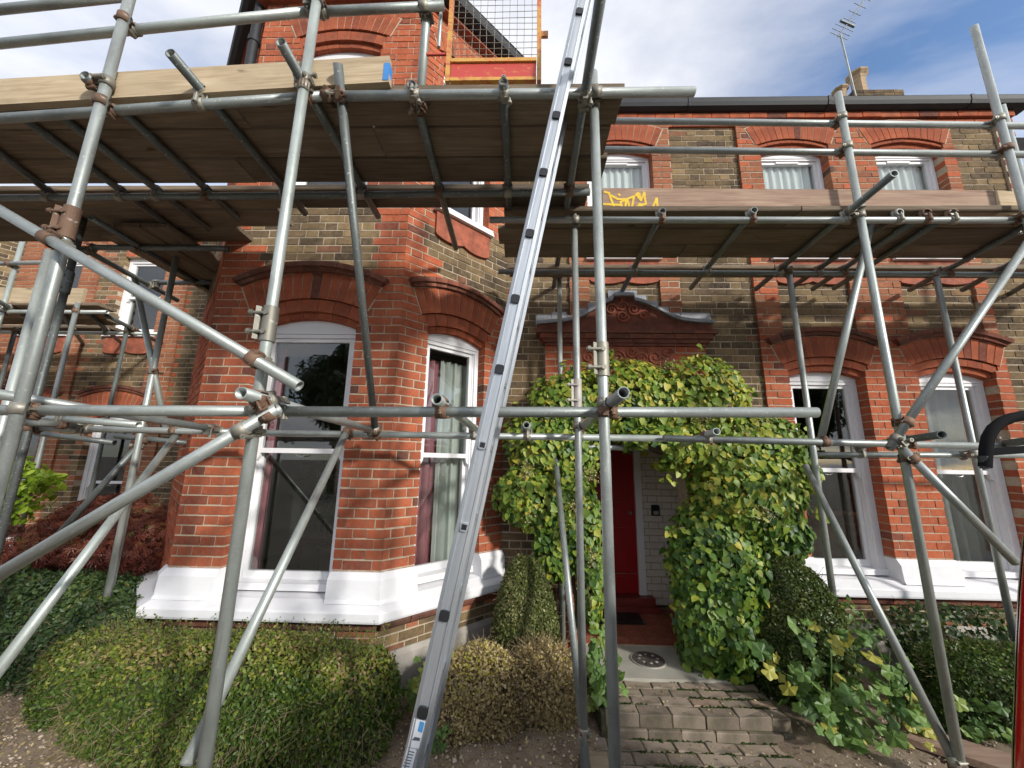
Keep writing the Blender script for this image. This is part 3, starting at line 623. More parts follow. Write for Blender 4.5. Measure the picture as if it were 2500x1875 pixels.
for a, b in zip(ped[:-1], ped[1:]):                  # moulded top edge with its lead covering
    lb.hexa([(a.x, YP-0.03, a.z-0.03), (b.x, YP-0.03, b.z-0.03), (b.x, YP-0.03, b.z+0.004), (a.x, YP-0.03, a.z+0.004), (a.x, 3.99, a.z-0.03), (b.x, 3.99, b.z-0.03), (b.x, 3.99, b.z+0.012), (a.x, 3.99, a.z+0.012)])
lb.build('lead_capping', 'lead', pd)
steps = [(80, 390, 250), (250, 360, 420), (420, 400, 520), (520, 320, 640), (640, 265, 760), (760, 210, 860), (860, 130, 1180), (1140, 180, 1280), (1280, 240, 1400), (1400, 305, 1520), (1520, 365, 1640), (1640, 370, 1970)]
for x0, y0, x1 in steps:
    a, b = Z5(x0, y0, 3.935), Z5(x1, y0, 3.935); mb = MB(); zlo = min(p.z for p in ped if a.x-0.1 <= p.x <= b.x+0.1) if any(a.x-0.1 <= p.x <= b.x+0.1 for p in ped) else a.z-0.1
    mb.prism([(a.x, 3.935, zlo-0.02), (b.x+0.01, 3.935, zlo-0.02), (b.x-0.01, 3.935+ru(-.006, .004), a.z), (a.x, 3.935, a.z+ru(-.006, .006))], (0, 0.006, 0)); mb.build('lead_flashing', 'lead', pd)
for z0, z1, Y0, ex in ((3.035, 3.06, 3.80, 0.10), (2.985, 3.034, 3.825, 0.06), (2.945, 2.984, 3.85, 0.03), (2.915, 2.944, 3.87, 0.0)):
    x = 0.235-ex; e = 1.885+ex; i = 0
    while x < e-0.01:
        x1 = min(e, x+0.23); mb = MB(); mb.box((x+0.002, Y0+ru(-.002, .002), z0), (x1-0.002, 3.98, z1), ru(0, 1)); mb.build('cornice_brick', 'brick_dark' if z0 > 2.95 else 'terracotta_dark', pd, ((x+x1)/2, 3.9, z0)); x = x1
def scroll(parent, c, r, Y, turns=1.6, sgn=1, rad=0.011, mat='terracotta'):
    pts = []; n = 26
    for i in range(n):
        t = i/(n-1); a = sgn*turns*2*math.pi*t; rr = r*(1-0.86*t); pts.append((c[0]+rr*math.cos(a), Y, c[1]+rr*math.sin(a)))
    mb = MB(); mb.pipe(pts, [rad*(1-0.4*i/n) for i in range(n)], 7); mb.build('scroll_relief', mat, parent)
pl = MB(); pa, pz = Z5(560, 740, 3.87), Z5(1600, 1000, 3.87); pl.box((pa.x, 3.872, pz.z-0.1), (pz.x, 3.9, pa.z)); plq = pl.build('carved_panel', 'terracotta', house)
for x, y, r, s_ in ((650, 850, 75, 1), (780, 830, 55, -1), (960, 850, 80, 1), (1110, 800, 60, -1), (1220, 860, 60, 1), (1370, 850, 85, -1), (1500, 800, 60, 1), (1290, 770, 30, 1), (870, 790, 35, -1)):
    q = Z5(x, y, 3.87); scroll(plq, (q.x, q.z), r/4.424/235, 3.868, sgn=s_)
for x, y, r, s_ in ((900, 330, 70, 1), (1140, 330, 70, -1), (1020, 300, 60, 1), (1020, 400, 70, -1), (800, 390, 55, -1), (1250, 390, 55, 1), (1020, 220, 30, 1)):
    q = Z5(x, y, YP); scroll(pd, (q.x, q.z), r/4.424/235, YP+0.015, sgn=s_, rad=0.016, mat='terracotta')
# front door, frame, threshold, wall switch
dm = MB(); dm.box((0.58, 4.87, 0.26), (1.36, 4.92, 2.45)); door = dm.build('door', 'red_door', house)
for x0, x1, z0, z1 in ((0.68, 0.92, 0.42, 0.98), (1.02, 1.26, 0.42, 0.98), (0.68, 0.92, 1.25, 2.3), (1.02, 1.26, 1.25, 2.3)):
    mb = MB(); t = 0.02
    for a in ((x0, z0, x1, z0+t), (x0, z1-t, x1, z1), (x0, z0+t, x0+t, z1-t), (x1-t, z0+t, x1, z1-t)): mb.box((a[0], 4.86, a[1]), (a[2], 4.875, a[3]))
    mb.build('door_moulding', 'red_door', door)
mb = MB(); mb.box((0.60, 4.862, 0.47), (1.34, 4.868, 0.478)); mb.build('kick_rail', 'chrome', door)
mb = MB(); mb.cyl((1.29, 4.87, 1.15), (1.29, 4.82, 1.15), 0.022); mb.build('door_knob', 'chrome', door)
fmb = MB(); fmb.box((1.362, 4.835, 0.22), (1.442, 4.93, 2.5)); fmb.box((0.5, 4.835, 0.22), (0.578, 4.93, 2.5)); fmb.box((0.578, 4.835, 2.452), (1.362, 4.93, 2.53)); fmb.build('door_frame', 'white_paint', house)
tb_ = MB(); tb_.box((0.50, 4.72, 0.12), (1.50, 4.95, 0.255)); tb_.box((0.47, 4.66, 0.12), (1.53, 4.73, 0.185)); tb_.build('threshold', 'door_dark_red', house)
ic = P(1600, 1246, Y=4.83); mb = MB(); mb.box((ic.x-0.045, 4.815, ic.z-0.06), (ic.x+0.045, 4.848, ic.z+0.06)); sw_ = mb.build('door_entry_unit', 'black_plastic_and_hollow', house)
mb = MB(); mb.box((ic.x-0.028, 4.808, ic.z-0.045), (ic.x+0.028, 4.816, ic.z-0.005)); mb.build('button_plate', 'iron_pale', sw_)
pw = MB(); pw.add([(1.90, 3.9, 0.1), (1.90, 4.95, 0.1), (1.90, 4.95, 2.6), (1.90, 3.9, 2.6)], [(0, 1, 2, 3)]); pw.add([(0.26, 3.9, 0.1), (0.26, 4.95, 0.1), (0.26, 4.95, 2.6), (0.26, 3.9, 2.6)], [(3, 2, 1, 0)]); pw.add([(0.26, 3.95, 2.55), (1.9, 3.95, 2.55), (1.9, 5.0, 2.55), (0.26, 5.0, 2.55)], [(0, 1, 2, 3)]); pw.add([(0.26, 5.0, 0.1), (1.9, 5.0, 0.1), (1.9, 5.0, 2.6), (0.26, 5.0, 2.6)], [(0, 1, 2, 3)])
pw.build('porch_wall', 'white_masonry', house)
# ------------------------------------------------------------------ ground, path, porch floor
gm = MB(); gm.add([(-600, -600, -0.075), (600, -600, -0.075), (600, 600, -0.075), (-600, 600, -0.075)], [(0, 1, 2, 3)])
tag(gm.build('ground', 'ground'), kind='structure')
def noise2(x, y): return 0.5*math.sin(3.1*x+1.7*y)+0.3*math.sin(7.3*x-4.1*y+1)+0.2*math.sin(13.7*x+11.3*y+2)
def bed(name, x0, x1, y0, y1, z, amp, step=0.07, edge=None):
    nx, ny = int((x1-x0)/step)+1, int((y1-y0)/step)+1; mb = MB(); vs = []
    for j in range(ny):
        for i in range(nx):
            x, y = x0+(x1-x0)*i/(nx-1), y0+(y1-y0)*j/(ny-1); h = z+amp*noise2(x*1.3, y*1.3)+0.5*amp*noise2(x*5, y*5)
            if edge: h -= edge(x, y)
            vs.append((x, y, h))
    mb.add(vs, [(j*nx+i, j*nx+i+1, (j+1)*nx+i+1, (j+1)*nx+i) for j in range(ny-1) for i in range(nx-1)], 0.5, 0, True)
    return tag(mb.build(name, 'soil'), kind='structure')
bed('soil_bed', -9.0, 0.62, 1.2, 5.75, 0.0, 0.02, edge=lambda x, y: max(0, (x-0.28))*0.28 + max(0, 2.75-y)*max(0, min(1, (x+0.9)/0.5))*0.3)
bed('soil_bed', 1.62, 7.0, 1.4, 4.0, -0.01, 0.02, edge=lambda x, y: max(0, 1.9-x)*0.25)
pth = MB(); pth.box((-0.3, 1.5, -0.2), (2.6, 3.0, -0.057)); pth.box((0.55, 3.0, -0.2), (1.80, 3.42, 0.073)); path = tag(pth.build('path', 'moss_soil'), kind='structure')
def paver(x0, x1, y0, y1, z, h=0.05, tilt=0.006):
    mb = MB(); z0, z1, z2, z3 = (z+ru(-tilt, tilt) for _ in range(4)); g = 0.004; j = lambda: ru(-0.005, 0.005)
    q = [(x0+g+j(), y0+g+j()), (x1-g+j(), y0+g+j()), (x1-g+j(), y1-g+j()), (x0+g+j(), y1-g+j())]; b = 0.005
    cx, cy = (x0+x1)/2, (y0+y1)/2; ins = [(cx+(x-cx)*(1-2*b/(x1-x0)), cy+(y-cy)*(1-2*b/(y1-y0))) for x, y in q]; zs = (z0, z1, z2, z3)
    vs = [(x, y, zz_) for (x, y), zz_ in zip(ins, zs)] + [(x, y, zz_-0.005) for (x, y), zz_ in zip(q, zs)] + [(x, y, z-h) for x, y in q]
    mb.add(vs, [(0, 1, 2, 3)] + [(4+i, 4+(i+1) % 4, (i+1) % 4, i) for i in range(4)] + [(8+i, 8+(i+1) % 4, 4+(i+1) % 4, 4+i) for i in range(4)], min(1, max(0, random.gauss(0.5, 0.25))))
    mb.build('paver', 'paver', path, (cx, cy, z))
y = 3.105; i = 0                                      # upper landing
while y < 3.40:
    x = 0.58+(0.105 if i % 2 else 0)
    while x < 1.76: paver(x, min(x+0.21, 1.79), y, y+0.098, 0.08); x += 0.21
    y += 0.1; i += 1
x = 0.58
while x < 1.76: paver(x, min(x+0.22, 1.79), 2.99, 3.10, 0.082, 0.075); paver(x+0.05, min(x+0.27, 1.81), 2.972, 3.07, -0.002, 0.06, 0.002); x += 0.22
y = 2.972; i = 0
while y > 2.30:                                       # lower path, uneven bond
    x = 0.36+(0.11 if i % 2 else 0)+ru(-0.02, 0.02)
    while x < 2.35:
        w = ru(0.195, 0.225); paver(x, x+w, y-0.11, y, -0.05, 0.05, 0.006); x += w
    y -= 0.112; i += 1
for x0, x1, y0, y1 in ((-0.28, 0.02, 2.50, 2.74), (0.03, 0.34, 2.52, 2.76), (-0.05, 0.34, 2.26, 2.50), (0.05, 0.33, 2.77, 2.9)): paver(x0, x1, y0, y1, -0.045, 0.05, 0.004)
sl = MB(); sl.prism([(0.62, 3.40, 0.1), (1.62, 3.40, 0.1), (1.78, 3.935, 0.1), (0.5, 3.935, 0.1)], (0, 0, -0.12)); tag(sl.build('doorstep_slab', 'concrete'), kind='structure')
pf = MB(); pf.box((0.27, 3.936, -0.1), (1.89, 4.99, 0.112)); pfloor = tag(pf.build('porch_floor', 'mortar'), kind='structure')
for jy in range(6):
    for jx in range(11):
        x0, y0 = 0.275+jx*0.1475, 3.938+jy*0.1475; mb = MB(); h = 0.12+ru(-0.001, 0.001)
        mb.box((x0+0.0025, y0+0.0025, 0.08), (x0+0.145, y0+0.145, h), rnd()); mb.build('tile', 'quarry_tile', pfloor, (x0+0.07, y0+0.07, 0.1))
# round coal-hole cover in the slab
dc = P(1583, 1612, Z=0.1); cov = thing('coal_hole_cover', 'round cast iron cover set in the doorstep slab', 'manhole cover'); cov.location = (dc.x, dc.y, 0.1)
mb = MB(); mb.cyl((0, 0, -0.02), (0, 0, 0.008), 0.143, n=40); mb.build('rim', 'iron_pale', cov)
mb = MB(); mb.cyl((0, 0, -0.01), (0, 0, 0.011), 0.132, n=40); mb.build('plate', 'cast_iron', cov)
for i in range(8):
    t = 2*math.pi*i/8; mb = MB(); mb.cyl((0.075*math.cos(t), 0.075*math.sin(t), 0.008), (0.075*math.cos(t), 0.075*math.sin(t), 0.0145), 0.012, n=10); mb.build('glass_lens', 'iron_pale', cov)
    mb = MB(); a = t+math.pi/8; mb.prism([(0.02*math.cos(a), 0.02*math.sin(a), 0.0112), (0.06*math.cos(a-0.3), 0.06*math.sin(a-0.3), 0.0112), (0.115*math.cos(a), 0.115*math.sin(a), 0.0112), (0.06*math.cos(a+0.3), 0.06*math.sin(a+0.3), 0.0112)], (0, 0, 0.004)); mb.build('star_rib', 'cast_iron', cov)
mt = MB(); mt.box((0.62, 4.36, 0.122), (1.27, 4.64, 0.138))
for i in range(32): mt.box((0.63+i*0.0199, 4.365, 0.138), (0.642+i*0.0199, 4.635, 0.1425))
tag(mt.build('doormat', 'black_plastic_and_hollow'), 'black ribbed doormat on the red tiles at the door', 'doormat')
wp = P(1440, 1868, Z=-0.04); mb = MB(); mb.box((wp.x-0.05, wp.y-0.16, -0.046), (wp.x+0.11, wp.y+0.06, -0.008)); tag(mb.build('sole_board', 'toe_wood'), 'short pale timber pad under the centre scaffold poles', 'timber')
wq = P(2360, 1855, Z=-0.0); mb = MB(); mb.prism([(wq.x-0.30, wq.y+0.16, 0.0), (wq.x+0.35, wq.y-0.34, 0.0), (wq.x+0.49, wq.y-0.18, 0.0), (wq.x-0.16, wq.y+0.32, 0.0)], (0, 0, 0.04)); tag(mb.build('sole_board', 'toe_wood_brown'), 'brown timber plank on the ground under the raking pole', 'timber')
# ------------------------------------------------------------------ things seen inside
def curtain(name, label, fr, u0, u1, z0, z1, n, mat, folds, amp=0.03):
    mb = MB(); k_ = folds*8; vs = []
    for z in (z0, (z0+z1)/2, z1):
        for i in range(k_+1):
            s = i/k_; a = amp*(1.25 if z == z0 else (1.0 if z != z1 else 0.7)); vs.append(fr.p(u0+(u1-u0)*s + 0.3*amp*math.sin(2*math.pi*folds*s*1.7), z, n+a*math.sin(2*math.pi*folds*s)))
    w = k_+1; mb.add(vs, [(r*w+i, r*w+i+1, (r+1)*w+i+1, (r+1)*w+i) for r in range(2) for i in range(k_)], 0.5, 0, True)
    o = mb.build(name, mat); return tag(o, label, 'curtain')
curtain('curtain', 'dusty pink curtain drawn back at the bay front window', F_BAY, -2.30, -2.17, 0.75, 2.72, -0.27, 'pink_cloth', 2)
curtain('curtain', 'pink curtain edge inside the angled bay window', F_FACET, 0.40, 0.60, 0.75, 2.70, -0.30, 'pink_cloth', 2)
curtain('curtain', 'white curtain folds inside the angled bay window', F_FACET, 0.60, 0.98, 0.75, 2.70, -0.27, 'white_cloth', 5)
curtain('curtain', 'grey curtain behind the ground floor window nearest the car', F_RIGHT, 4.28, 4.85, 0.75, 2.60, -0.36, 'grey_cloth', 5, 0.035)
for o, lab in ((OU0, 'white net curtain in the upper window above the porch'), (OU1, 'white net curtain in the upper window in the middle of the wing'), (OU2, 'white net curtain in the last upper window of the wing')):
    curtain('net_curtain', lab, F_RIGHT, o.uc-0.34, o.uc+0.34, 4.02, 5.24, -0.165, 'net_cloth', 8, 0.016)
cb = thing('cabinet', 'brown wooden cabinet inside the ground floor window beside the climber', 'cabinet'); cb.location = (3.15, 4.75, 0.45)
mb = MB(); mb.box((-0.7, -0.25, 0), (0.7, 0.25, 0.72)); mb.build('body', 'brown_wood', cb)
mb = MB(); mb.box((-0.74, -0.28, 0.72), (0.74, 0.28, 0.76)); mb.build('top', 'brown_wood', cb)
for x in (-0.34, 0.34):
    mb = MB(); mb.box((x-0.32, -0.262, 0.05), (x+0.32, -0.25, 0.67)); mb.build('door', 'brown_wood', cb)
bk = MB(); bk.box((2.95, 4.62, 1.212), (3.2, 4.8, 1.24)); bk.box((2.97, 4.63, 1.241), (3.19, 4.79, 1.262)); tag(bk.build('paper_stack', 'sticker'), 'stack of white papers on the cabinet indoors', 'papers')
chx = thing('wooden_chair', 'dark wooden chair inside the bay window', 'chair'); chx.location = (-2.05, 4.35, 0.45)
for x in (-0.2, 0.2):
    for y_ in (-0.2, 0.2):
        mb = MB(); mb.cyl((x, y_, 0), (x, y_, 0.45 if y_ < 0 else 0.98), 0.018, n=8); mb.build('leg', 'dark_wood', chx)
mb = MB(); mb.box((-0.22, -0.22, 0.43), (0.22, 0.22, 0.47)); mb.build('seat', 'dark_wood', chx)
mb = MB(); mb.box((-0.22, 0.18, 0.88), (0.22, 0.215, 1.0)); mb.build('backrest', 'dark_wood', chx)
# ------------------------------------------------------------------ scaffold
TR = 0.02415
TUBES = []
def tube_mesh(L, mat, rr=TR):
    mb = MB(); n = 16; ri = rr-0.004; dep = min(0.2, L*0.3); rings = []
    prof = [(ri, dep), (ri, 0), (rr, 0), (rr, L), (ri, L), (ri, L-dep)]
    vs = [(a*math.cos(2*math.pi*i/n), a*math.sin(2*math.pi*i/n), z) for a, z in prof for i in range(n)]
    for j in range(5): mb.add([], [], 0); mb.f += [(j*n+i, j*n+(i+1) % n, (j+1)*n+(i+1) % n, (j+1)*n+i) for i in range(n)]; mb.t += [0.5]*n; mb.m += [0]*n; mb.smooth += [j in (0, 2, 4)]*n
    mb.f += [tuple(range(n)), tuple(range(6*n-1, 5*n-1, -1))]; mb.t += [0.5]*2; mb.m += [1]*2; mb.smooth += [False]*2  # black discs paint the shade deep inside the open tube ends
    mb.v = vs
    return mb.mesh('tube', [mat, 'black_plastic_and_hollow'])
def tube(sc_, kind, a, b, mat='galvanised', couple=True):
    a, b = Vector(a), Vector(b); L = (b-a).length
    o = link(kind, tube_mesh(L, mat), sc_); o.rotation_mode = 'QUATERNION'; o.location = a; o.rotation_quaternion = (b-a).to_track_quat('Z', 'Y')
    if couple: TUBES.append((sc_, a, b))
    return o
scA = thing('scaffold', 'tall galvanised scaffold with timber deck in front of the bay', 'scaffold')
scB = thing('scaffold', 'scaffold with long deck and guard rails across the porch wing', 'scaffold')
scC = thing('scaffold', 'small scaffold with low deck at the set-back wing beside the bay', 'scaffold')
def vert(s, x, y, Y, ztop, zbot=-0.05, mat='galvanised'):
    p = P(x, y, Y=Y); return tube(s, 'standard', (p.x, Y, zbot), (p.x, Y, ztop), mat)
GD = 'galvanised_dark'
ZA, ZT = 3.56, 3.61
# bay scaffold: standards
vert(scA, 165, 560, 1.60, 5.2); vert(scA, 665, 740, 1.60, 5.2); s3 = P(1448, 178, Y=1.75); tube(scA, 'standard', (s3.x, 1.75, -0.05), (s3.x, 1.75, s3.z))
vert(scA, 85, 750, 2.05, 2.92); vert(scA, 140, 780, 2.75, 3.62, mat=GD)
vert(scA, 375, 900, 3.25, 3.62); 
# ledgers of the upper lift
tube(scA, 'ledger', P(-60, 294, Y=1.652), P(800, 234, Y=1.652)); tube(scA, 'ledger', P(735, 236, Y=1.655)+Vector((0, 0, 0)), P(1695, 224, Y=1.70))
tube(scA, 'ledger', (-4.3, 2.42, ZA), (-1.2, 2.40, ZA), GD); tube(scA, 'ledger', (-1.3, 2.40, ZA), P(1440, 469, Z=ZA), GD)
# guard rails
tube(scA, 'guard_rail', P(-60, 113, Y=1.652), P(760, 28, Y=1.652)); tube(scA, 'guard_rail', P(700, 33, Y=1.655), P(1085, 14, Y=1.70)); tube(scA, 'guard_rail', P(-60, 30, Y=1.652), P(300, -8, Y=1.652))
# transoms of the upper lift
for (fx, fy), (bx, by), m in (((-60, 330), (131, 476), GD), ((12, 256), (424, 559), GD), ((88, 237), (509, 559), GD), ((206, 183), (579, 532), GD), ((415, 129), (745, 521), GD), ((685, 102), (923, 528), GD), ((1004, 204), (1113, 606), GD), ((1229, 199), (1245, 560), GD), ((1470, -30), (1352, 700), GD)):
    tube(scA, 'transom', P(fx, fy, Z=ZT), P(bx, by, Z=ZT), m)
# return deck beside the bay
tube(scA, 'ledger', P(225, 604, Z=ZA-0.03), P(552, 607, Z=ZA-0.03), GD); tube(scA, 'ledger', P(382, 690, Z=ZA-0.03), P(530, 690, Z=ZA-0.03), GD)
tube(scA, 'transom', P(200, 606, Z=3.50), P(433, 733, Z=3.50), GD); tube(scA, 'transom', P(223, 531, Z=ZA-0.02), P(514, 708, Z=ZA-0.02), GD)
# lower lift
ZL = 1.945
tube(scA, 'ledger', P(-40, 1001, Y=1.66), P(690, 1004, Y=1.66)); tube(scA, 'ledger', P(617, 1005, Y=1.67), P(1994, 1007, Y=1.81))
tube(scA, 'ledger', P(50, 1044, Y=2.80), P(640, 1056, Y=2.85)); tube(scA, 'ledger', P(560, 1056, Y=2.86), P(1660, 1071, Y=2.86)); 
tube(scA, 'ledger', P(1244, 1084, Y=3.62), P(1640, 1098, Y=3.62))
tube(scA, 'transom', P(588, 959, Y=1.42), P(916, 1052, Y=2.90)); tube(scA, 'transom', P(1066, 974, Y=1.62), P(1162, 1049, Y=2.95)); tube(scA, 'transom', P(1523, 958, Y=1.50), P(1412, 1048, Y=2.92))
tube(scA, 'transom', P(1285, 1037, Y=2.75), P(1302, 1086, Y=3.75)); tube(scA, 'transom', P(1750, 1053, Y=2.62), P(1640, 1095, Y=3.7))
tube(scA, 'brace', P(-30, 958, Y=1.72), P(509, 1045, Y=2.75)); tube(scA, 'transom', P(339, 1037, Y=2.62), P(70, 1016, Y=2.66)); tube(scA, 'transom', P(-20, 1024, Y=2.3), P(190, 1040, Y=2.75))
tube(scA, 'ledger', P(90, 1057, Y=3.3), P(280, 1081, Y=3.4), GD); tube(scA, 'ledger', P(282, 1064, Y=3.32), P(463, 1082, Y=3.4), GD)
# braces
tube(scA, 'brace', P(-30, 496, Y=1.54), P(731, 943, Y=1.54)); tube(scA, 'brace', P(679, 996, Y=1.53), P(-30, 1419, Y=1.53))
tube(scA, 'brace', P(432, 1060, Y=2.86), P(-30, 1670, Y=1.75)); tube(scA, 'brace', P(350, 1074, Y=3.34), P(140, 1308, Y=3.2), GD)
tube(scA, 'brace', P(846, 1055, Y=2.80), P(455, 1868, Y=1.64)); tube(scA, 'brace', P(329, 680, Y=3.2), P(405, 1048, Y=3.3))
tube(scA, 'brace', P(825, 156, Y=1.59), P(916, 1052, Y=2.80), GD)
# posts at the gate
pg = P(1036, 110, Y=1.76); tube(scA, 'guard_post', (pg.x, 1.76, 3.6), (pg.x, 1.76, 5.1))
# wing scaffold
ZB = 3.50; ZBT = 3.55
c1 = P(1410, 986, Y=2.66); tube(scB, 'standard', (c1.x, 2.66, -0.05), (c1.x, 2.66, 3.72))
c2 = P(1371, 1240, Y=3.68); tube(scB, 'standard', (c2.x, 3.68, 0.0), (c2.x, 3.68, 3.60))
tube(scB, 'brace', P(1356, 1118, Y=3.58), P(1432, 1880, Y=2.58))
r1 = P(2150, 800, Y=2.55); r1t = P(2028, 228, Y=2.55); tube(scB, 'standard', (r1.x, 2.55, -0.02), (r1.x, 2.55, r1t.z))
r2 = P(2441, 293, Y=2.55); r2t = P(2346, 66, Y=2.55); tube(scB, 'standard', (r2.x, 2.55, -0.02), (r2.x, 2.55, r2t.z))
r3 = P(2447, 258, Y=3.42); tube(scB, 'standard', (r3.x, 3.42, 0.0), (r3.x, 3.42, r3.z))
vb = P(1970, 986, Y=3.40); tube(scB, 'standard', (vb.x, 3.40, 0.0), (vb.x, 3.40, 3.52)); vb = P(2345, 950, Y=3.42); tube(scB, 'standard', (vb.x, 3.42, 0.0), (vb.x, 3.42, 3.52))
tube(scB, 'ledger', P(1195, 537, Z=ZB), (5.4, 2.62, ZB)); tube(scB, 'ledger', P(1217, 663, Z=ZB), (5.4, 3.45, ZB), GD)
tube(scB, 'guard_rail', P(1480, 295, Y=2.61), P(2560, 308, Y=2.61)); tube(scB, 'guard_rail', P(1462, 365, Y=2.61), P(2560, 378, Y=2.61))
for (fx, fy), (bx, by) in (((1618, 514), (1520, 709)), ((1842, 512), (1687, 703)), ((2184, 423), (1845, 706)), ((2198, 517), (1935, 700)), ((2260, 521), (1984, 706)), ((2327, 519), (2036, 704)), ((2520, 546), (2221, 708)), ((2600, 570), (2350, 708)), ((2620, 625), (2464, 718))):
    tube(scB, 'transom', P(fx, fy, Z=ZBT), P(bx, by, Z=ZBT), GD)
tube(scB, 'ledger', P(1620, 1070, Y=2.80), P(2560, 1093, Y=2.80)); tube(scB, 'ledger', P(1980, 1110, Y=3.55), P(2560, 1112, Y=3.50))
tube(scB, 'transom', P(2300, 1061, Y=2.45), P(2090, 1090, Y=3.6), GD)
tube(scB, 'brace', P(2136, 503, Y=2.72), P(2003, 1078, Y=2.84)); tube(scB, 'brace', P(2530, 562, Y=2.49), P(2171, 1095, Y=2.49)); tube(scB, 'brace', P(2192, 1083, Y=2.50), P(2480, 1374, Y=2.48))
tube(scB, 'brace', P(1965, 1135, Y=3.35), P(2331, 1862, Y=2.56)); tube(scB, 'transom', P(2560, 1070, Y=2.3), P(2380, 1092, Y=3.3), GD)
# set-back wing scaffold
ZC = 3.40
tube(scC, 'ledger', (-9.0, 4.25, ZC), P(263, 762, Z=ZC)); tube(scC, 'ledger', (-9.2, 5.0, ZC), P(390, 815, Z=ZC))
for (fx, fy), (bx, by) in (((-20, 726), (60, 772)), ((130, 735), (210, 850)), ((215, 765), (305, 845)), ((260, 770), (410, 847))):
    tube(scC, 'transom', P(fx, fy, Z=ZC+0.05), P(bx, by, Z=ZC+0.05), GD)
for x, y, Y, zt in ((25, 850, 4.95, 3.45), (289, 900, 4.95, 3.45), (40, 640, 4.2, 4.9), (150, 900, 4.2, 3.5)):
    p = P(x, y, Y=Y); tube(scC, 'standard', (p.x, Y, -0.1), (p.x, Y, zt), GD if Y > 4.5 else 'galvanised')
tube(scC, 'guard_rail', P(-40, 557, Y=4.14), P(60, 552, Y=4.14)); tube(scC, 'guard_rail', P(-40, 645, Y=4.14), P(178, 639, Y=4.14))
vl = P(339, 1100, Y=3.35); tube(scA, 'standard', (vl.x, 3.35, 0), (vl.x, 3.35, 2.0))
# couplers wherever two tubes meet
def coupler_mesh(var):
    mb = MB(); n = 12
    def band(z0, z1, r, rot, cx):
        vs = []
        for z in (z0, z1):
            for rr in (r, r+0.007):
                for i in range(n+1):
                    t = rot+1.85*math.pi*i/n; vs.append((cx+rr*math.cos(t), rr*math.sin(t), z))
        w = n+1
        mb.add(vs, [(w+i, w+i+1, 3*w+i+1, 3*w+i) for i in range(n)] + [(i, i+1, w+i+1, w+i) for i in range(n)] + [(2*w+i, 3*w+i, 3*w+i+1, 2*w+i+1) for i in range(n)], 0.5, 0, True)
    band(-0.024, 0.024, 0.0245, 0.3, 0); mb.box((-0.012, 0.026, -0.02), (0.014, 0.05, 0.02)); 
    mb.cyl((0.03, 0.012, 0), (0.03, 0.07, 0), 0.006, n=6); mb.cyl((0.03, 0.055, 0), (0.03, 0.07, 0), 0.013, n=6)
    mb.cyl((-0.03, -0.02, 0), (-0.03, 0.045, 0), 0.006, n=6); mb.cyl((-0.034, -0.016, 0.0), (-0.03, 0.03, 0.0), 0.012, n=6)
    return mb.mesh('coupler', ['coupler_steel' if var else 'rusty_steel'])
CM = [coupler_mesh(0), coupler_mesh(1), coupler_mesh(1)]
def closest(a, b, c, d):
    u, v, w = b-a, d-c, a-c; A, B, C_, D, E_ = u.dot(u), u.dot(v), v.dot(v), u.dot(w), v.dot(w); den = A*C_-B*B
    if den < 1e-9: return None
    s = min(1, max(0, (B*E_-C_*D)/den)); t = min(1, max(0, (A*E_-B*D)/den)); return a+u*s, c+v*t
def put_coupler(parent, p, axis, toward):
    o = link('coupler', random.choice(CM), parent); o.location = p; z = axis.normalized(); y_ = (toward-z*toward.dot(z))
    y_ = y_.normalized() if y_.length > 1e-5 else z.orthogonal().normalized(); x_ = y_.cross(z)
    o.rotation_mode = 'QUATERNION'; o.rotation_quaternion = Matrix((x_, y_, z)).transposed().to_quaternion()
for i in range(len(TUBES)):
    for j in range(i+1, len(TUBES)):
        (s1, a, b), (s2, c, d) = TUBES[i], TUBES[j]
        if abs((b-a).normalized().dot((d-c).normalized())) > 0.97: continue
        r_ = closest(a, b, c, d)
        if r_ is None: continue
        p, q = r_; dist = (p-q).length
        if dist < 0.105:
            dv = q-p if dist > 0.01 else Vector((0, -1, 0.3))
            put_coupler(s1, p, b-a, dv); put_coupler(s2, q, d-c, -dv)
# sleeve couplers joining tubes end to end
def sleeve(s, c, axis, mat, L=0.16):
    mb = MB(); z = axis.normalized(); x_ = Vector((0, -1, 0)); x_ = (x_-z*x_.dot(z)).normalized(); y_ = z.cross(x_); c = Vector(c)
    mb.cyl(c-z*L/2, c+z*L/2, 0.0315, n=18)
    f0 = c+(x_*0.55-y_*0.83)*0.034
    mb.prism([f0-z*L*0.47-x_*0.006, f0-z*L*0.47+x_*0.006, f0+z*L*0.47+x_*0.006, f0+z*L*0.47-x_*0.006], (x_*0.55-y_*0.83)*0.02)
    for zz_ in (-0.27, 0.27):
        b = c+z*L*zz_+(x_*0.35-y_*0.6)*0.045; mb.cyl(b-y_*-0.02+x_*0.016, b+y_*-0.05+x_*0.016, 0.008, n=8); mb.cyl(b+y_*-0.03+x_*0.016, b+y_*-0.045+x_*0.016, 0.014, n=6)
        mb.cyl(c+z*L*zz_+x_*0.024, c+z*L*zz_+x_*0.04, 0.011, n=8)
    mb.build('sleeve_coupler', mat, s, c)
for px, py, Y, mat in ((168, 545, 1.60, 'rusty_steel'), (661, 792, 1.60, 'coupler_steel'), (1467, 878, 1.75, 'coupler_steel')):
    p = P(px, py, Y=Y); sleeve(scA, (P(165, 560, Y=1.60).x if px < 400 else (P(665, 740, Y=1.60).x if px < 1000 else s3.x), Y, p.z), Vector((0, 0, 1)), mat)
p = P(1411, 960, Y=2.66); sleeve(scB, (c1.x, 2.66, p.z), Vector((0, 0, 1)), 'iron_pale', 0.2)
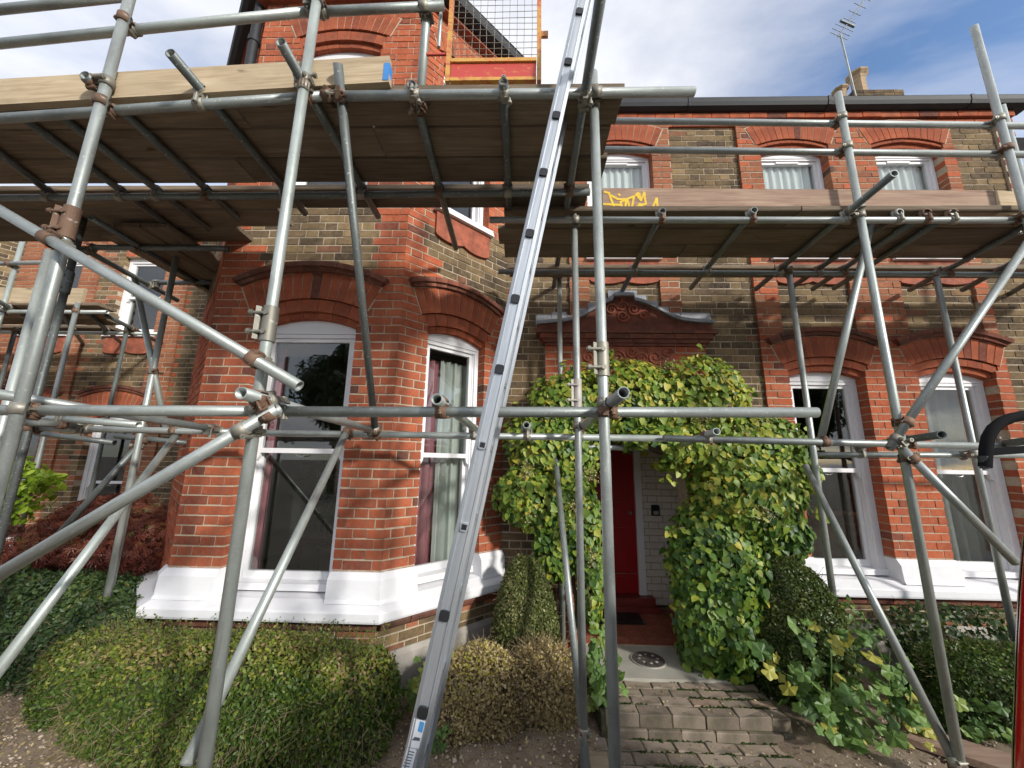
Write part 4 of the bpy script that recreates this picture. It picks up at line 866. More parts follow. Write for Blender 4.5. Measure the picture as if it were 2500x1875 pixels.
p = P(162, 690, Y=2.75); sleeve(scA, (P(140, 780, Y=2.75).x, 2.75, p.z), Vector((0, 0, 1)), 'galvanised_dark', 0.18)
p = P(98, 985, Y=1.93); 
# boards
def board(s, name, x0, x1, y0, y1, z, mat='board_wood', h=0.038, along='x'):
    mb = MB(); c = Vector(((x0+x1)/2, (y0+y1)/2, z+h/2)); lx, ly = (x1-x0)/2, (y1-y0)/2
    if along == 'y': lx, ly = ly, lx
    b = 0.004; sag = ru(-0.003, 0.003)
    ring = lambda a, zz_: [(-lx, -ly+a, zz_), (lx, -ly+a, zz_), (lx, ly-a, zz_), (-lx, ly-a, zz_)]
    vs = ring(b+0.003, -h/2)+ring(0.002, -h/2+b+0.003)+ring(0, h/2-b)+ring(b, h/2)
    mb.add(vs, [(3, 2, 1, 0), (12, 13, 14, 15)]+[(k_*4+i, k_*4+(i+1) % 4, (k_+1)*4+(i+1) % 4, (k_+1)*4+i) for k_ in range(3) for i in range(4)])
    o = mb.build(name, mat, s); o.location = c + Vector((0, 0, ru(-0.002, 0.003))); o.rotation_euler = (ru(-0.004, 0.004), ru(-0.0015, 0.0015), (math.pi/2 if along == 'y' else 0)+ru(-0.003, 0.003))
    return o
zA = ZT+TR+0.002
for y0, splits in ((1.684, (-5.0, -1.62, 0.52)), (1.916, (-5.0, -0.9, 0.50)), (2.148, (-5.0, -1.9, 0.53))):
    for a, b in zip(splits[:-1], splits[1:]): board(scA, 'board', a+0.01, b-0.003, y0, y0+0.225, zA)
for a, b in ((-5.0, -1.72), (-1.70, 0.46)): board(scA, 'board', a, b, 2.435, 2.655, zA)
for y0, b in ((2.668, -1.95), (2.90, -2.45)): board(scA, 'board', -5.0, b, y0, y0+0.222, zA)
for i, x0 in enumerate((-3.62, -3.38, -3.14, -2.9)): board(scA, 'board', x0, x0+0.225, 2.78 if i else 2.9, (4.05, 4.1, 4.0, 3.98)[i], zA-0.075, along='y') if x0 < -2.95 else None
zBd = ZBT+TR+0.002
for y0, splits in ((2.60, (-0.16, 2.05, 5.5)), (2.832, (-0.22, 3.1, 5.5)), (3.064, (-0.18, 1.4, 5.5)), (3.47, (-0.15, 2.4, 5.5))):
    for a, b in zip(splits[:-1], splits[1:]): board(scB, 'board', a+0.006, b-0.003, y0, y0+(0.225 if y0 < 3.4 else 0.2), zBd)
xr = P(255, 770, Z=ZC).x
for y0 in (4.22, 4.455, 4.69, 5.05): board(scC, 'board', -9.5, xr+(y0-4.22)*-0.9+0.03, y0, y0+0.225, ZC+0.08)
def toe(s, a, b, zlo, zhi, mat, th=0.038):
    a, b = Vector(a), Vector(b); L = (b-a).length; mb = MB(); h = (zhi-zlo)/2
    mb.box((-L/2, -th/2, -h), (L/2, th/2, h)); o = mb.build('toe_board', mat, s); c = (a+b)/2; o.location = (c.x, c.y, (zlo+zhi)/2)
    d = b-a; o.rotation_euler = (0, -math.atan2(d.z, math.hypot(d.x, d.y)), math.atan2(d.y, d.x)); return o
ta, tb2 = P(-60, 236, Y=1.655), P(953, 176, Y=1.655); tc, td = P(850, 147, Y=1.655), P(850, 210, Y=1.655); hh = (tc.z-td.z)/2
o = toe(scA, ta, tb2, tc.z-2*hh, tc.z, 'toe_wood'); o.location.z = (ta.z+tb2.z)/2
mb = MB(); mb.box((0, -0.022, -hh*0.9), (0.03, 0.022, hh*0.4)); q = mb.build('end_band', 'blue_cloth', scA); q.location = (tb2.x-0.028, 1.655, tb2.z)
ta, tb2 = P(1470, 490, Y=2.655), P(2423, 497, Y=2.655); tc, td = P(1800, 463, Y=2.655), P(1800, 518, Y=2.655)
toeB = toe(scB, ta, tb2, td.z, tc.z, 'toe_wood_brown'); toeB.location.z = (ta.z+tb2.z)/2
ta, tb3 = P(2426, 497, Y=2.65), P(2570, 505, Y=2.65); o = toe(scB, ta, tb3, td.z, tc.z, 'toe_wood'); o.location.z = (ta.z+tb3.z)/2
ta, tb3 = P(-60, 722, Y=4.24), P(205, 725, Y=4.24); toe(scC, ta, tb3, ta.z-0.10, ta.z+0.10, 'toe_wood')
# sprayed yellow tag on the brown toe board
def G5(x, y): return P(1440+x/4.809, 420+y/4.809, Y=2.6335)
tagm = MB()
for st in ([(175, 232), (225, 245), (250, 320), (290, 415)], [(165, 375), (360, 385)], [(225, 262), (330, 318), (430, 318), (520, 285)], [(340, 262), (352, 270)], [(440, 318), (360, 350), (385, 430), (415, 448), (425, 330), (440, 320), (470, 430), (490, 445), (515, 300), (520, 285)], [(545, 275), (565, 245), (580, 255), (600, 330), (640, 240), (645, 300), (660, 375)], [(600, 330), (545, 260)], [(650, 375), (560, 400), (545, 425), (600, 445), (655, 440), (580, 375), (610, 380)], [(655, 442), (740, 410), (785, 310)], [(785, 310), (800, 435)]):
    pts = [G5(*q) for q in st]; sm = []
    for a, b in zip(pts[:-1], pts[1:]): sm += [a.lerp(b, t) for t in (0, 0.34, 0.67)]
    sm.append(pts[-1])
    for a, b in zip(sm[:-1], sm[1:]):
        d = (b-a); d.normalize(); w = Vector((d.z, 0, -d.x))*0.0085; tagm.add([a-w-d*0.006, b-w+d*0.006, b+w+d*0.006, a+w-d*0.006], [(0, 1, 2, 3)])
        tagm.v[-4:] = [(x, 2.6335+len(tagm.v)*2e-6, z) for x, y, z in tagm.v[-4:]]
tg = tagm.build('sprayed_lettering', 'yellow_paint', toeB); tg.matrix_parent_inverse = toeB.matrix_basis.inverted()
# ------------------------------------------------------------------ ladder
lad = thing('ladder', 'long aluminium ladder leaning up through the scaffold with black rung plugs', 'ladder')
lb_, lt_ = P(1002, 1878, Y=1.55), P(1424, -10, Y=1.55); ld = (lt_-lb_).normalized(); lb_ = lb_-ld*0.75; lt_ = lt_+ld*0.8
LY = Vector((0, 1, 0)); lw = ld.cross(LY).normalized()             # width of the stile's face
def stile(y0):
    mb = MB(); a = lb_+LY*y0; b = lt_+LY*y0; h = 0.033; dd = 0.0125
    prof = [(-h, 0), (-h*0.55, -dd), (-h*0.45, -dd*0.6), (h*0.45, -dd*0.6), (h*0.55, -dd), (h, 0), (h, dd*1.2), (-h, dd*1.2)]
    n = len(prof); vs = [p+lw*x+LY*y for p in (a, b) for x, y in prof]
    mb.add(vs, [(i, (i+1) % n, n+(i+1) % n, n+i) for i in range(n)]+[tuple(range(n-1, -1, -1)), tuple(range(n, 2*n))])
    me = MB(); q = ld.to_track_quat('Z', 'Y'); qi = q.inverted(); me.v = [tuple(qi @ (Vector(v)-a)) for v in mb.v]; me.f, me.t, me.m, me.smooth = mb.f, mb.t, mb.m, mb.smooth
    o = link('stile', me.mesh('stile', ['aluminium']), lad); o.location = a; o.rotation_mode = 'QUATERNION'; o.rotation_quaternion = q
stile(0.0); stile(0.33)
rp = [(1417, 35), (1390, 154), (1361, 279), (1329, 416), (1295, 565), (1259, 723), (1221, 890), (1180, 1071), (1134, 1269), (1084, 1493), (1031, 1733)]
ts = [(P(x, y, Y=1.55)-lb_).dot(ld) for x, y in rp]; step = (ts[0]-ts[-1])/10
for i in range(-3, 14):
    t = ts[-1]+step*i; c = lb_+ld*t
    if t < 0.1 or t > (lt_-lb_).length-0.05: continue
    mb = MB(); h = 0.0135
    mb.hexa([c+lw*-h+ld*-h, c+lw*h+ld*-h, c+lw*h+ld*h, c+lw*-h+ld*h, c+lw*-h+ld*-h+LY*0.33, c+lw*h+ld*-h+LY*0.33, c+lw*h+ld*h+LY*0.33, c+lw*-h+ld*h+LY*0.33]); rg = mb.build('rung', 'aluminium', lad)
    e = 0.019 if i not in (2, 3) else 0.0165; mb = MB(); k_ = 16; fp = []
    for a in range(k_):
        th = 2*math.pi*a/k_; x_, y_ = math.cos(th), math.sin(th); m = (abs(x_)**4+abs(y_)**4)**0.25; fp.append(c+(lw*x_/m+ld*y_/m)*e-LY*0.017)
    mb.prism([q-LY*0.0 for q in fp], LY*0.012); mb.build('rung_plug', 'black_plastic_and_hollow' if i not in (2, 3) else 'aluminium', rg)
    if i in (2, 3):
        mb = MB(); mb.prism([c+(lw*a+ld*b)*0.010-LY*0.0185 for a, b in ((-1, -1), (1, -1), (1, 1), (-1, 1))], LY*0.006); mb.build('rung_hollow_shade', 'black_plastic_and_hollow', rg)  # black square paints the dark hollow of an open rung
def on_lad(px, py): q = P(px, py, Y=1.538); return q
def patch(name, pts, mat, parent, lift=0.0):
    mb = MB(); mb.prism([Vector((q.x, 1.5405-lift, q.z)) for q in (on_lad(*p) for p in pts)], LY*0.0012); return mb.build(name, mat, parent)
st1 = patch('sticker', [(1011, 1755), (1039, 1762), (1022, 1830), (995, 1824), (1000, 1804)], 'sticker', lad)
patch('sticker_print', [(1025, 1762), (1036, 1765), (1030, 1790), (1019, 1786)], 'sticker_blue', st1, 0.001)
patch('sticker_print', [(1012, 1800), (1025, 1803), (1024, 1810), (1005, 1808)], 'ink', st1, 0.001)
st2 = patch('sticker', [(994, 1827), (1017, 1832), (1005, 1880), (980, 1880)], 'sticker', lad)
for i in range(6): patch('sticker_print', [(996-i*2.4, 1834+i*7), (1011-i*2.4, 1837+i*7), (1010.6-i*2.4, 1839+i*7), (995.5-i*2.4, 1836+i*7)], 'ink', st2, 0.001)
# ------------------------------------------------------------------ ladder gate
gate = thing('ladder_gate', 'yellow and red wire mesh gate standing on the upper deck', 'gate')
YG = 1.75
g0, g1 = P(1092, 203, Y=YG), P(1316, 199, Y=YG); zt_ = P(1215, -14, Y=YG).z; zm_ = P(1200, 151, Y=YG).z; zb2 = g0.z
x0, x1 = g0.x, g1.x
def gbar(a, b, w=0.023, name='frame_bar', mat='gate_yellow'):
    mb = MB(); mb.box((min(a[0], b[0])-w/2*(a[0] == b[0]), YG-0.014, min(a[1], b[1])-w/2*(a[1] == b[1])), (max(a[0], b[0])+w/2*(a[0] == b[0]), YG+0.014, max(a[1], b[1])+w/2*(a[1] == b[1]))); mb.build(name, mat, gate)
gbar((x0, zb2), (x0, zt_)); gbar((x1, zb2), (x1, zt_)); gbar((x0+0.015, zt_), (x1-0.015, zt_)); gbar((x0+0.015, zm_), (x1-0.015, zm_)); gbar((x0+0.015, zb2+0.012), (x1-0.015, zb2+0.012), 0.02)
mb = MB(); mb.box((x0+0.016, YG-0.003, zb2+0.023), (x1-0.016, YG+0.003, zm_-0.015)); mb.build('kick_panel', 'gate_red', gate)
nx, nz = 12, 11
for i in range(1, nx):
    x = x0+(x1-x0)*i/nx; mb = MB(); mb.pipe([(x+ru(-.002, .002), YG, zm_), (x+ru(-.004, .004), YG, (zm_+zt_)/2), (x+ru(-.002, .002), YG, zt_)], 0.0015, 5); mb.build('wire', 'wire_zinc', gate)
for i in range(1, nz):
    z = zm_+(zt_-zm_)*i/nz; mb = MB(); mb.pipe([(x0, YG-0.003, z+ru(-.003, .003)), ((x0+x1)/2, YG-0.003, z+ru(-.005, .005)), (x1, YG-0.003, z+ru(-.003, .003))], 0.0015, 5); mb.build('wire', 'wire_zinc', gate)
gh = P(1075, 133, Y=YG); mb = MB(); mb.box((pg.x, YG-0.006, gh.z-0.006), (x0-0.01, YG+0.006, gh.z+0.006)); mb.build('hinge_arm', 'gate_red', gate)
mb = MB(); mb.pipe([(x0-0.01, YG, gh.z+0.42), (x0-0.06, YG, gh.z+0.42), (x0-0.06, YG, gh.z+0.05)], 0.010, 8); mb.build('closer_bar', 'galvanised', gate)
lt2 = P(1330, 85, Y=YG); mb = MB(); mb.box((x1+0.012, YG-0.008, lt2.z-0.018), (x1+0.05, YG+0.008, lt2.z+0.018)); mb.build('latch', 'gate_yellow', gate)
# ------------------------------------------------------------------ television aerial on the chimney
aer = thing('television_aerial', 'thin television aerial on a mast beside the chimney pot', 'aerial')
YA = 7.55; a0, a1 = P(2088, 225, Y=YA), P(2051, 84, Y=YA)
mb = MB(); mb.cyl(a0-Vector((0, 0, 0.3)), a1, 0.02, n=8); mb.build('mast', 'galvanised', aer)
b0, b1 = P(2046, 90, Y=YA), P(2125, -22, Y=YA-0.2); mb = MB(); mb.cyl(b0, b1, 0.014, n=8); mb.build('boom', 'galvanised_dark', aer)
bd = (b1-b0).normalized(); ed = Vector((1, 0.25, -0.14)).normalized()
for t, L in ((0.02, 0.5), (0.10, 0.52), (0.2, 0.52), (0.29, 0.42), (0.36, 0.36), (0.52, 0.34), (0.68, 0.34), (0.84, 0.34), (0.97, 0.34)):
    c = b0.lerp(b1, t); mb = MB(); mb.cyl(c-ed*L/2, c+ed*L/2, 0.008, n=6); mb.build('element', 'galvanised_dark', aer)
c = b0.lerp(b1, 0.24)
mb = MB(); mb.cyl(c-ed*0.2+bd*0.06, c+ed*0.2+bd*0.06, 0.03, n=8); mb.build('dipole', 'galvanised_dark', aer)
# ------------------------------------------------------------------ parked car at the edge of the frame, with a cycle carrier
car = thing('parked_car', 'dark grey car at the edge of the frame with a tall red tail light', 'car')
XS = 1.10                                              # its near side; the tail points at the house
def PX(x, y, X):
    d = ROT @ Vector(((x-1250)/FPX, -(y-937.5)/FPX, -1)); return EYE+d*(X/d.x)
edge = [PX(x, y, XS) for x, y in ((2488, 1205), (2480, 1255), (2474, 1310), (2468, 1370), (2461, 1460), (2455, 1600), (2450, 1750), (2446, 1890))]
top_ = edge[0]; prof = [(edge[-1].y+0.02, 0.0), (edge[-1].y+0.03, 0.5)]+[(q.y, q.z) for q in edge[::-1]]
mb = MB(); n = len(prof); cols = []
for xo, ins in ((0.0, 0.035), (0.03, 0.0), (1.62, 0.0), (1.65, 0.035)):
    cols.append([(XS+xo+max(0, z-0.9)*0.0, yy-ins, z) for yy, z in prof])
vs = [v for c_ in cols for v in c_]; mb.add(vs, [(k_*n+j_, (k_+1)*n+j_, (k_+1)*n+j_+1, k_*n+j_+1) for k_ in range(3) for j_ in range(n-1)], 0.5, 0, True)
zt = top_.z; nose = [(top_.y-0.25, zt+0.06), (-1.2, zt+0.05), (-2.0, 1.05), (-3.1, 0.85), (-3.25, 0.4), (-3.25, 0.0)]
for xx in (XS, XS+1.65):
    pl_ = [(xx, yy-0.035, z) for yy, z in prof]+[(xx, yy, z) for yy, z in nose]; mb.add(pl_, [tuple(range(len(pl_)))])
ring_ = [(prof[-1][0]-0.035, prof[-1][1])]+nose
mb.add([(XS, a, b) for a, b in ring_]+[(XS+1.65, a, b) for a, b in ring_], [(q, q+1, len(ring_)+q+1, len(ring_)+q) for q in range(len(ring_)-1)])
mb.build('body', 'car_grey', car)
lt_z0, lt_z1 = edge[-1].z-0.05, edge[2].z
def yz(z): return float(np.interp(z, [b for a, b in prof], [a for a, b in prof]))
zs_ = [lt_z0+(lt_z1-lt_z0)*q/14 for q in range(15)]
mb = MB(); m_ = len(zs_); wl = [0.045*min(1.0, (q+0.5)/3, (14.6-q)/2.5) for q in range(15)]
vs = [(XS-0.006, yz(z)-0.034-w_, z) for z, w_ in zip(zs_, wl)]+[(XS-0.004, yz(z)-0.028, z) for z in zs_]+[(XS+0.03, yz(z)+0.006, z) for z in zs_]+[(XS+0.14, yz(z)+0.006, z) for z in zs_]
mb.add(vs, [(c_*m_+q, (c_+1)*m_+q, (c_+1)*m_+q+1, c_*m_+q+1) for c_ in range(3) for q in range(m_-1)], 0.5, 0, True); mb.build('tail_light', 'tail_red', car)
mb = MB(); vs = [(XS+0.026, yz(z)+0.003, z) for z in zs_]+[(XS+0.032, yz(z)+0.010, z) for z in zs_]+[(XS+0.06, yz(z)+0.009, z) for z in zs_]; mb.add(vs, [(c_*m_+q, (c_+1)*m_+q, (c_+1)*m_+q+1, c_*m_+q+1) for c_ in range(2) for q in range(m_-1)]); mb.build('light_trim', 'chrome', car)
for ya, yb, yc, yd in ((0.45, 0.30, -0.55, -0.55), (-0.60, -0.60, -1.75, -1.35)):
    mb = MB(); mb.prism([(XS-0.003, ya, 1.10), (XS-0.003, yc, 1.10), (XS-0.003, yd, zt-0.02), (XS-0.003, yb, zt-0.04)], (0.006, 0, 0)); mb.build('side_window', 'car_window', car)
for yy in (-0.575, -1.7):
    mb = MB(); mb.box((XS-0.002, yy-0.004, 0.35), (XS+0.002, yy+0.004, 1.09)); mb.build('door_seam', 'car_black', car)
mb = MB(); mb.box((XS-0.03, -0.50, 0.98), (XS-0.008, -0.32, 1.005)); mb.build('door_handle', 'car_grey', car)
for yy in (0.15, -2.5):
    w = empty('wheel', car); mb = MB(); mb.cyl((XS-0.012, yy, 0.26), (XS+0.18, yy, 0.26), 0.31, n=28); mb.build('tyre', 'car_black', w); mb = MB(); mb.cyl((XS-0.02, yy, 0.26), (XS, yy, 0.26), 0.2, n=24); mb.build('rim', 'chrome', w)
rack = thing('cycle_carrier', 'black tubular arm sticking out behind the car', 'carrier')
YR = 0.98
cpts = [P(x, y, Y=YR) for x, y in ((2560, 1008), (2500, 1014), (2470, 1020), (2445, 1030), (2425, 1046), (2412, 1068), (2407, 1095), (2405, 1140))]
mb = MB(); mb.pipe(cpts, 0.012, 12); mb.build('tube', 'car_black', rack)
mb = MB(); a, b = P(2408, 1104, Y=YR), P(2570, 1092, Y=YR); hh_ = 0.0085; mb.hexa([a+Vector((0, -0.009, -hh_)), b+Vector((0, -0.009, -hh_)), b+Vector((0, -0.009, hh_)), a+Vector((0, -0.009, hh_)), a+Vector((0, 0.009, -hh_)), b+Vector((0, 0.009, -hh_)), b+Vector((0, 0.009, hh_)), a+Vector((0, 0.009, hh_))]); mb.build('bar', 'car_black', rack)
e = cpts[-1]; mb = MB(); mb.cyl(e+Vector((0.001, 0, 0.026)), e+Vector((0, 0, -0.004)), 0.0105, 0.0095, n=12); mb.build('end_cap', 'black_plastic_and_hollow', rack)
mb = MB(); q = P(2560, 1050, Y=YR); mb.cyl((q.x, YR, q.z+0.05), (q.x, YR, 0.5), 0.016, n=10); mb.build('post', 'car_black', rack); mb = MB(); mb.cyl((q.x, YR, 0.5), (q.x+0.1, YR-0.25, 0.5), 0.016, n=10); mb.build('strut', 'car_black', rack)
# ------------------------------------------------------------------ plants
OVAL = (np.array([(0, 0, 0), (0.26, 0.30, 0.05), (0.24, 0.66, 0.04), (0, 1, -0.06), (-0.24, 0.66, 0.04), (-0.26, 0.30, 0.05)], float), [(0, 1, 2, 3), (0, 3, 4, 5)])
HEART = (np.array([(0, 0, 0), (0.30, -0.06, 0.05), (0.46, 0.26, 0.09), (0.30, 0.66, 0.05), (0, 1, -0.10), (-0.30, 0.66, 0.05), (-0.46, 0.26, 0.09), (-0.30, -0.06, 0.05), (0, 0.45, -0.01)], float), [(0, 1, 2, 8), (8, 2, 3, 4), (0, 8, 6, 7), (8, 4, 5, 6)])
CHIP = (np.array([(0, 0, 0), (0.30, 0.45, 0.06), (0, 1, 0), (-0.30, 0.45, 0.06)], float), [(0, 1, 2, 3)])
BLADE = (np.array([(-0.03, 0, 0), (0.03, 0, 0), (0.022, 0.55, 0.05), (-0.022, 0.55, 0.05), (0.004, 1, 0.0), (-0.004, 1, 0.0)], float), [(0, 1, 2, 3), (3, 2, 4, 5)])
a_ = np.linspace(0, 2*math.pi, 21)[:-1]; rr_ = 0.47+0.075*np.cos(5*a_)-0.22*np.exp(-((a_-math.pi)/0.3)**2)
LOBED = (np.concatenate([[(0, 0.40, 0.05)], np.stack([rr_*np.sin(a_), 0.45+rr_*np.cos(a_), 0.03*np.cos(5*a_)-0.04], 1)]), [(0, 1+i, 1+(i+1) % 20, 1+(i+2) % 20) for i in range(0, 20, 2)])
a3 = np.linspace(-1.2, 1.2, 5); MAPLE_V = [(0, 0, 0)]; MAPLE_F = []
for t in a3:
    d = np.array([math.sin(t), math.cos(t)]); s = np.array([d[1], -d[0]]); L = 1.0-0.35*abs(t)/1.2; b = len(MAPLE_V)
    MAPLE_V += [tuple(d*L*0.5+s*0.055)+(0.02,), tuple(d*L)+(-0.06,), tuple(d*L*0.5-s*0.055)+(0.02,)]; MAPLE_F.append((0, b, b+1, b+2))
MAPLE = (np.array(MAPLE_V, float), MAPLE_F)
def basis(nrm, up_rand):
    n = nrm/np.linalg.norm(nrm, axis=1, keepdims=True); y = up_rand-n*np.sum(up_rand*n, 1, keepdims=True); y /= np.maximum(1e-6, np.linalg.norm(y, axis=1, keepdims=True)); x = np.cross(y, n)
    return np.stack([x, y, n], 2)
def scatter(name, tpl, pos, nrm, size, tint, mat, parent=None, droop=0.5, kind=None, jitter=0.6, singles=0, sname='leaf'):
    V, F = tpl; n = len(pos)
    nr = nrm + rng.normal(0, jitter, (n, 3)); up = rng.normal(0, 0.7, (n, 3)); up[:, 2] -= droop
    B = basis(nr, up); W = np.einsum('nij,kj->nki', B, V)*size[:, None, None]
    order = np.argsort(pos[:, 1]) if singles else np.arange(n)
    if singles:
        ok = np.array([i for i in order if tint[i] > 0.15])[:singles*3]; pick = set(rng.choice(ok, min(singles, len(ok)), replace=False).tolist()); base = None
        variants = []
        for v in range(10):
            me = bpy.data.meshes.new(sname); me.from_pydata([tuple(q) for q in V], [], F); me.materials.append(MATS[mat]); a = me.attributes.new('tint', 'FLOAT', 'FACE'); a.data.foreach_set('value', [v/9]*len(F)); me.polygons.foreach_set('use_smooth', [True]*len(F)); variants.append(me)
        for i in pick:
            o = link(sname, variants[int(round(min(1, max(0, tint[i]))*9))], parent); m = Matrix(B[i].tolist()).to_4x4(); m.translation = Vector(pos[i]); o.matrix_world = m @ Matrix.Scale(float(size[i]), 4)
        keep = np.array([i for i in range(n) if i not in pick]); pos, W, tint, n = pos[keep], W[keep], tint[keep], len(keep)
    W = W + pos[:, None, :]; k = len(V)
    me = bpy.data.meshes.new(name); me.vertices.add(n*k); me.vertices.foreach_set('co', W.astype(np.float32).ravel())
    Fa = np.array(F); m = Fa.shape[1]; idx = (Fa[None]+(np.arange(n)*k)[:, None, None]).reshape(-1); npol = n*len(F)
    me.loops.add(npol*m); me.loops.foreach_set('vertex_index', idx.astype(np.int32)); me.polygons.add(npol); me.polygons.foreach_set('loop_start', (np.arange(npol)*m).astype(np.int32))
    me.polygons.foreach_set('loop_total', np.full(npol, m, np.int32)) if hasattr(me.polygons[0], 'loop_total') and False else None
    a = me.attributes.new('tint', 'FLOAT', 'FACE'); a.data.foreach_set('value', np.repeat(tint, len(F)).astype(np.float32))
    me.polygons.foreach_set('use_smooth', np.ones(npol, bool)); me.materials.append(MATS[mat]); me.update(calc_edges=True); me.validate()
    o = link(name, me, parent)
    if kind: o['kind'] = kind
    return o
def wob(p, f, seed):                                   # smooth 3-D wobble for uneven outlines
    s = np.array([1.3, 2.1, 0.7])*seed
    return (np.sin(p[:, 0]*f+s[0]+1.7*np.sin(p[:, 2]*f*0.7+s[1]))+np.sin(p[:, 1]*f*1.1+s[1]+np.sin(p[:, 0]*f*0.6))+np.sin(p[:, 2]*f*1.3+s[2]+1.3*np.sin(p[:, 1]*f*0.8)))/3
def blob(c, r, n, lo=0.72, lump=0.10, f=6, seed=1.0, power=2.0, front=0.25, zmin=None, cone=0.0):
    c, r = np.array(c, float), np.array(r, float); d = rng.normal(0, 1, (int(n*1.6), 3)); d = d[d[:, 1] < front*3][:n] if front < 1 else d[:n]
    q = d/(np.sum(np.abs(d)**power, 1, keepdims=True)**(1/power)); nrm = np.sign(d)*np.abs(q)**(power-1)/r
    rad = lo+(1-lo)*np.sqrt(rng.random(len(q)))
    p = c+q*r*rad[:, None]; p = c+(p-c)*(1+lump*wob(p, f, seed))[:, None]
    if cone: s = 1-cone*np.clip((p[:, 2]-c[2])/r[2]*0.5+0.5, 0, 1)[:, None]; p[:, :2] = c[:2]+(p[:, :2]-c[:2])*s
    nrm /= np.linalg.norm(nrm, axis=1, keepdims=True)
    if zmin is not None: k_ = p[:, 2] > zmin; p, nrm, rad = p[k_], nrm[k_], rad[k_]
    return p, nrm, rad
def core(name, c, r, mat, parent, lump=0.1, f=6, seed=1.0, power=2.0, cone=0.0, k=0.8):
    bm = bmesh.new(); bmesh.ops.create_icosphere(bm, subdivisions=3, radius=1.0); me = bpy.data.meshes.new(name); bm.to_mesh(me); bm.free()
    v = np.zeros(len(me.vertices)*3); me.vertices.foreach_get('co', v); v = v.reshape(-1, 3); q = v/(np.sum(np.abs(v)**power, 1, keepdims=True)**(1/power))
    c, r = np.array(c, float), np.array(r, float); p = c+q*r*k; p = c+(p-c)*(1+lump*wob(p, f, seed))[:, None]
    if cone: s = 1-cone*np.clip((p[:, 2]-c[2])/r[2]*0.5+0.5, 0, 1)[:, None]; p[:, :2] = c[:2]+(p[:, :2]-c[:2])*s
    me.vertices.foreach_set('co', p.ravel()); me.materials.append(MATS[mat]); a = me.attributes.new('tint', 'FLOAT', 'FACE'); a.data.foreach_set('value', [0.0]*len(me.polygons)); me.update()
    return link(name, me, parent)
def twigs(name, pts, dirs, L, r, mat, parent):
    n = len(pts); V = np.array([(-1, 0, 0), (1, 0, 0), (0.7, 0, 1), (-0.7, 0, 1), (0, -1, 0), (0, 1, 0), (0, 0.7, 1), (0, -0.7, 1)], float); V[:, :2] *= r
    F = [(0, 1, 2, 3), (4, 5, 6, 7)]; B = basis(dirs, rng.normal(0, 1, (n, 3))); S = np.ones((n, 8, 3))*V[None]; S[:, :, 2] *= L[:, None]
    W = np.einsum('nij,nkj->nki', B, S)+pts[:, None, :]; me = bpy.data.meshes.new(name)
    me.from_pydata(W.reshape(-1, 3).tolist(), [], [tuple(i+8*j for i in f) for j in range(n) for f in F]); me.materials.append(MATS[mat]); o = link(name, me, parent); o['kind'] = 'stuff'; return o
def bush(name, label, cat, parts, mat, n, size, tpl=CHIP, group=None, zmin=0.0, corem='inner_shade', tmean=0.5, tsd=0.22, droop=0.0, ntw=0, twig='twig', stem=True, jitter=0.7, light_top=0.15, ck=0.8):
    t = thing(name, label, cat, group); tot = sum(p_[2] for p_ in parts); P_, N_, T_ = [], [], []
    for c, r, w, kw in parts:
        p, nr, rad = blob(c, r, int(n*w/tot), zmin=zmin, **kw); P_.append(p); N_.append(nr)
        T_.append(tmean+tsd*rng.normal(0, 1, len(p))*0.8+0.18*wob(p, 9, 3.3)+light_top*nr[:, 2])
        ckw = {a: b for a, b in kw.items() if a in ('lump', 'f', 'seed', 'power', 'cone')}
        if corem: core('shade_core', c, r, corem, t, k=ck, **ckw)  # solid core, coloured dark as the shade between the leaves
    p, nr, tt = np.concatenate(P_), np.concatenate(N_), np.clip(np.concatenate(T_), 0, 1)
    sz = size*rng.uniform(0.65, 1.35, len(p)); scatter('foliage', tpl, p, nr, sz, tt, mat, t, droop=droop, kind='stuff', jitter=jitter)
    if ntw:
        ii = rng.choice(len(p), ntw); dd = nr[ii]*0.7+rng.normal(0, 0.5, (ntw, 3)); twigs('twigs', p[ii]-nr[ii]*0.05, dd, rng.uniform(0.04, 0.16, ntw), 0.0016, twig, t)
    if stem:
        c = parts[0][0]; mb = MB(); mb.cyl((c[0], c[1], -0.02), (c[0], c[1], c[2]), 0.025, 0.015, n=8); mb.build('stem', 'bark', t)
    return t
D = dict
# the clipped hedge under the bay
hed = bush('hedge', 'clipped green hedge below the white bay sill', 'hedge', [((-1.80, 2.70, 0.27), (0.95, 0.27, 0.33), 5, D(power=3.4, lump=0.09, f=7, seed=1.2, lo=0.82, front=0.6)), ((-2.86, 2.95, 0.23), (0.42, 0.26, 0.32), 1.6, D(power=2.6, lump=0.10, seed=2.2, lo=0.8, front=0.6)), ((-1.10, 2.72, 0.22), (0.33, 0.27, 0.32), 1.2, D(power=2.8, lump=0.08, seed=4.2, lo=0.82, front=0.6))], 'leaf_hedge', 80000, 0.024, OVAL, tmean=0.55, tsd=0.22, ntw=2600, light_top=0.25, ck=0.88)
p, nr, _ = blob((-1.75, 2.67, 0.16), (0.98, 0.25, 0.24), 1900, power=4, lo=0.9, zmin=0.0, front=-0.2)
dd = nr*0.5+rng.normal(0, 0.5, p.shape); dd[:, 2] -= 0.5; twigs('dead_twigs', p, dd, rng.uniform(0.03, 0.11, len(p)), 0.0009, 'straw', hed)
n_ = 420; sx = rng.uniform(-2.9, -0.85, n_); sy = rng.uniform(2.55, 2.9, n_)+0.2*np.clip(-2.3-sx, 0, 1); sz_ = np.full(n_, 0.55)+rng.uniform(-0.03, 0.02, n_); dd = np.stack([rng.normal(0, 0.35, n_), rng.normal(-0.1, 0.3, n_), np.ones(n_)], 1); Ls = rng.uniform(0.04, 0.11, n_)
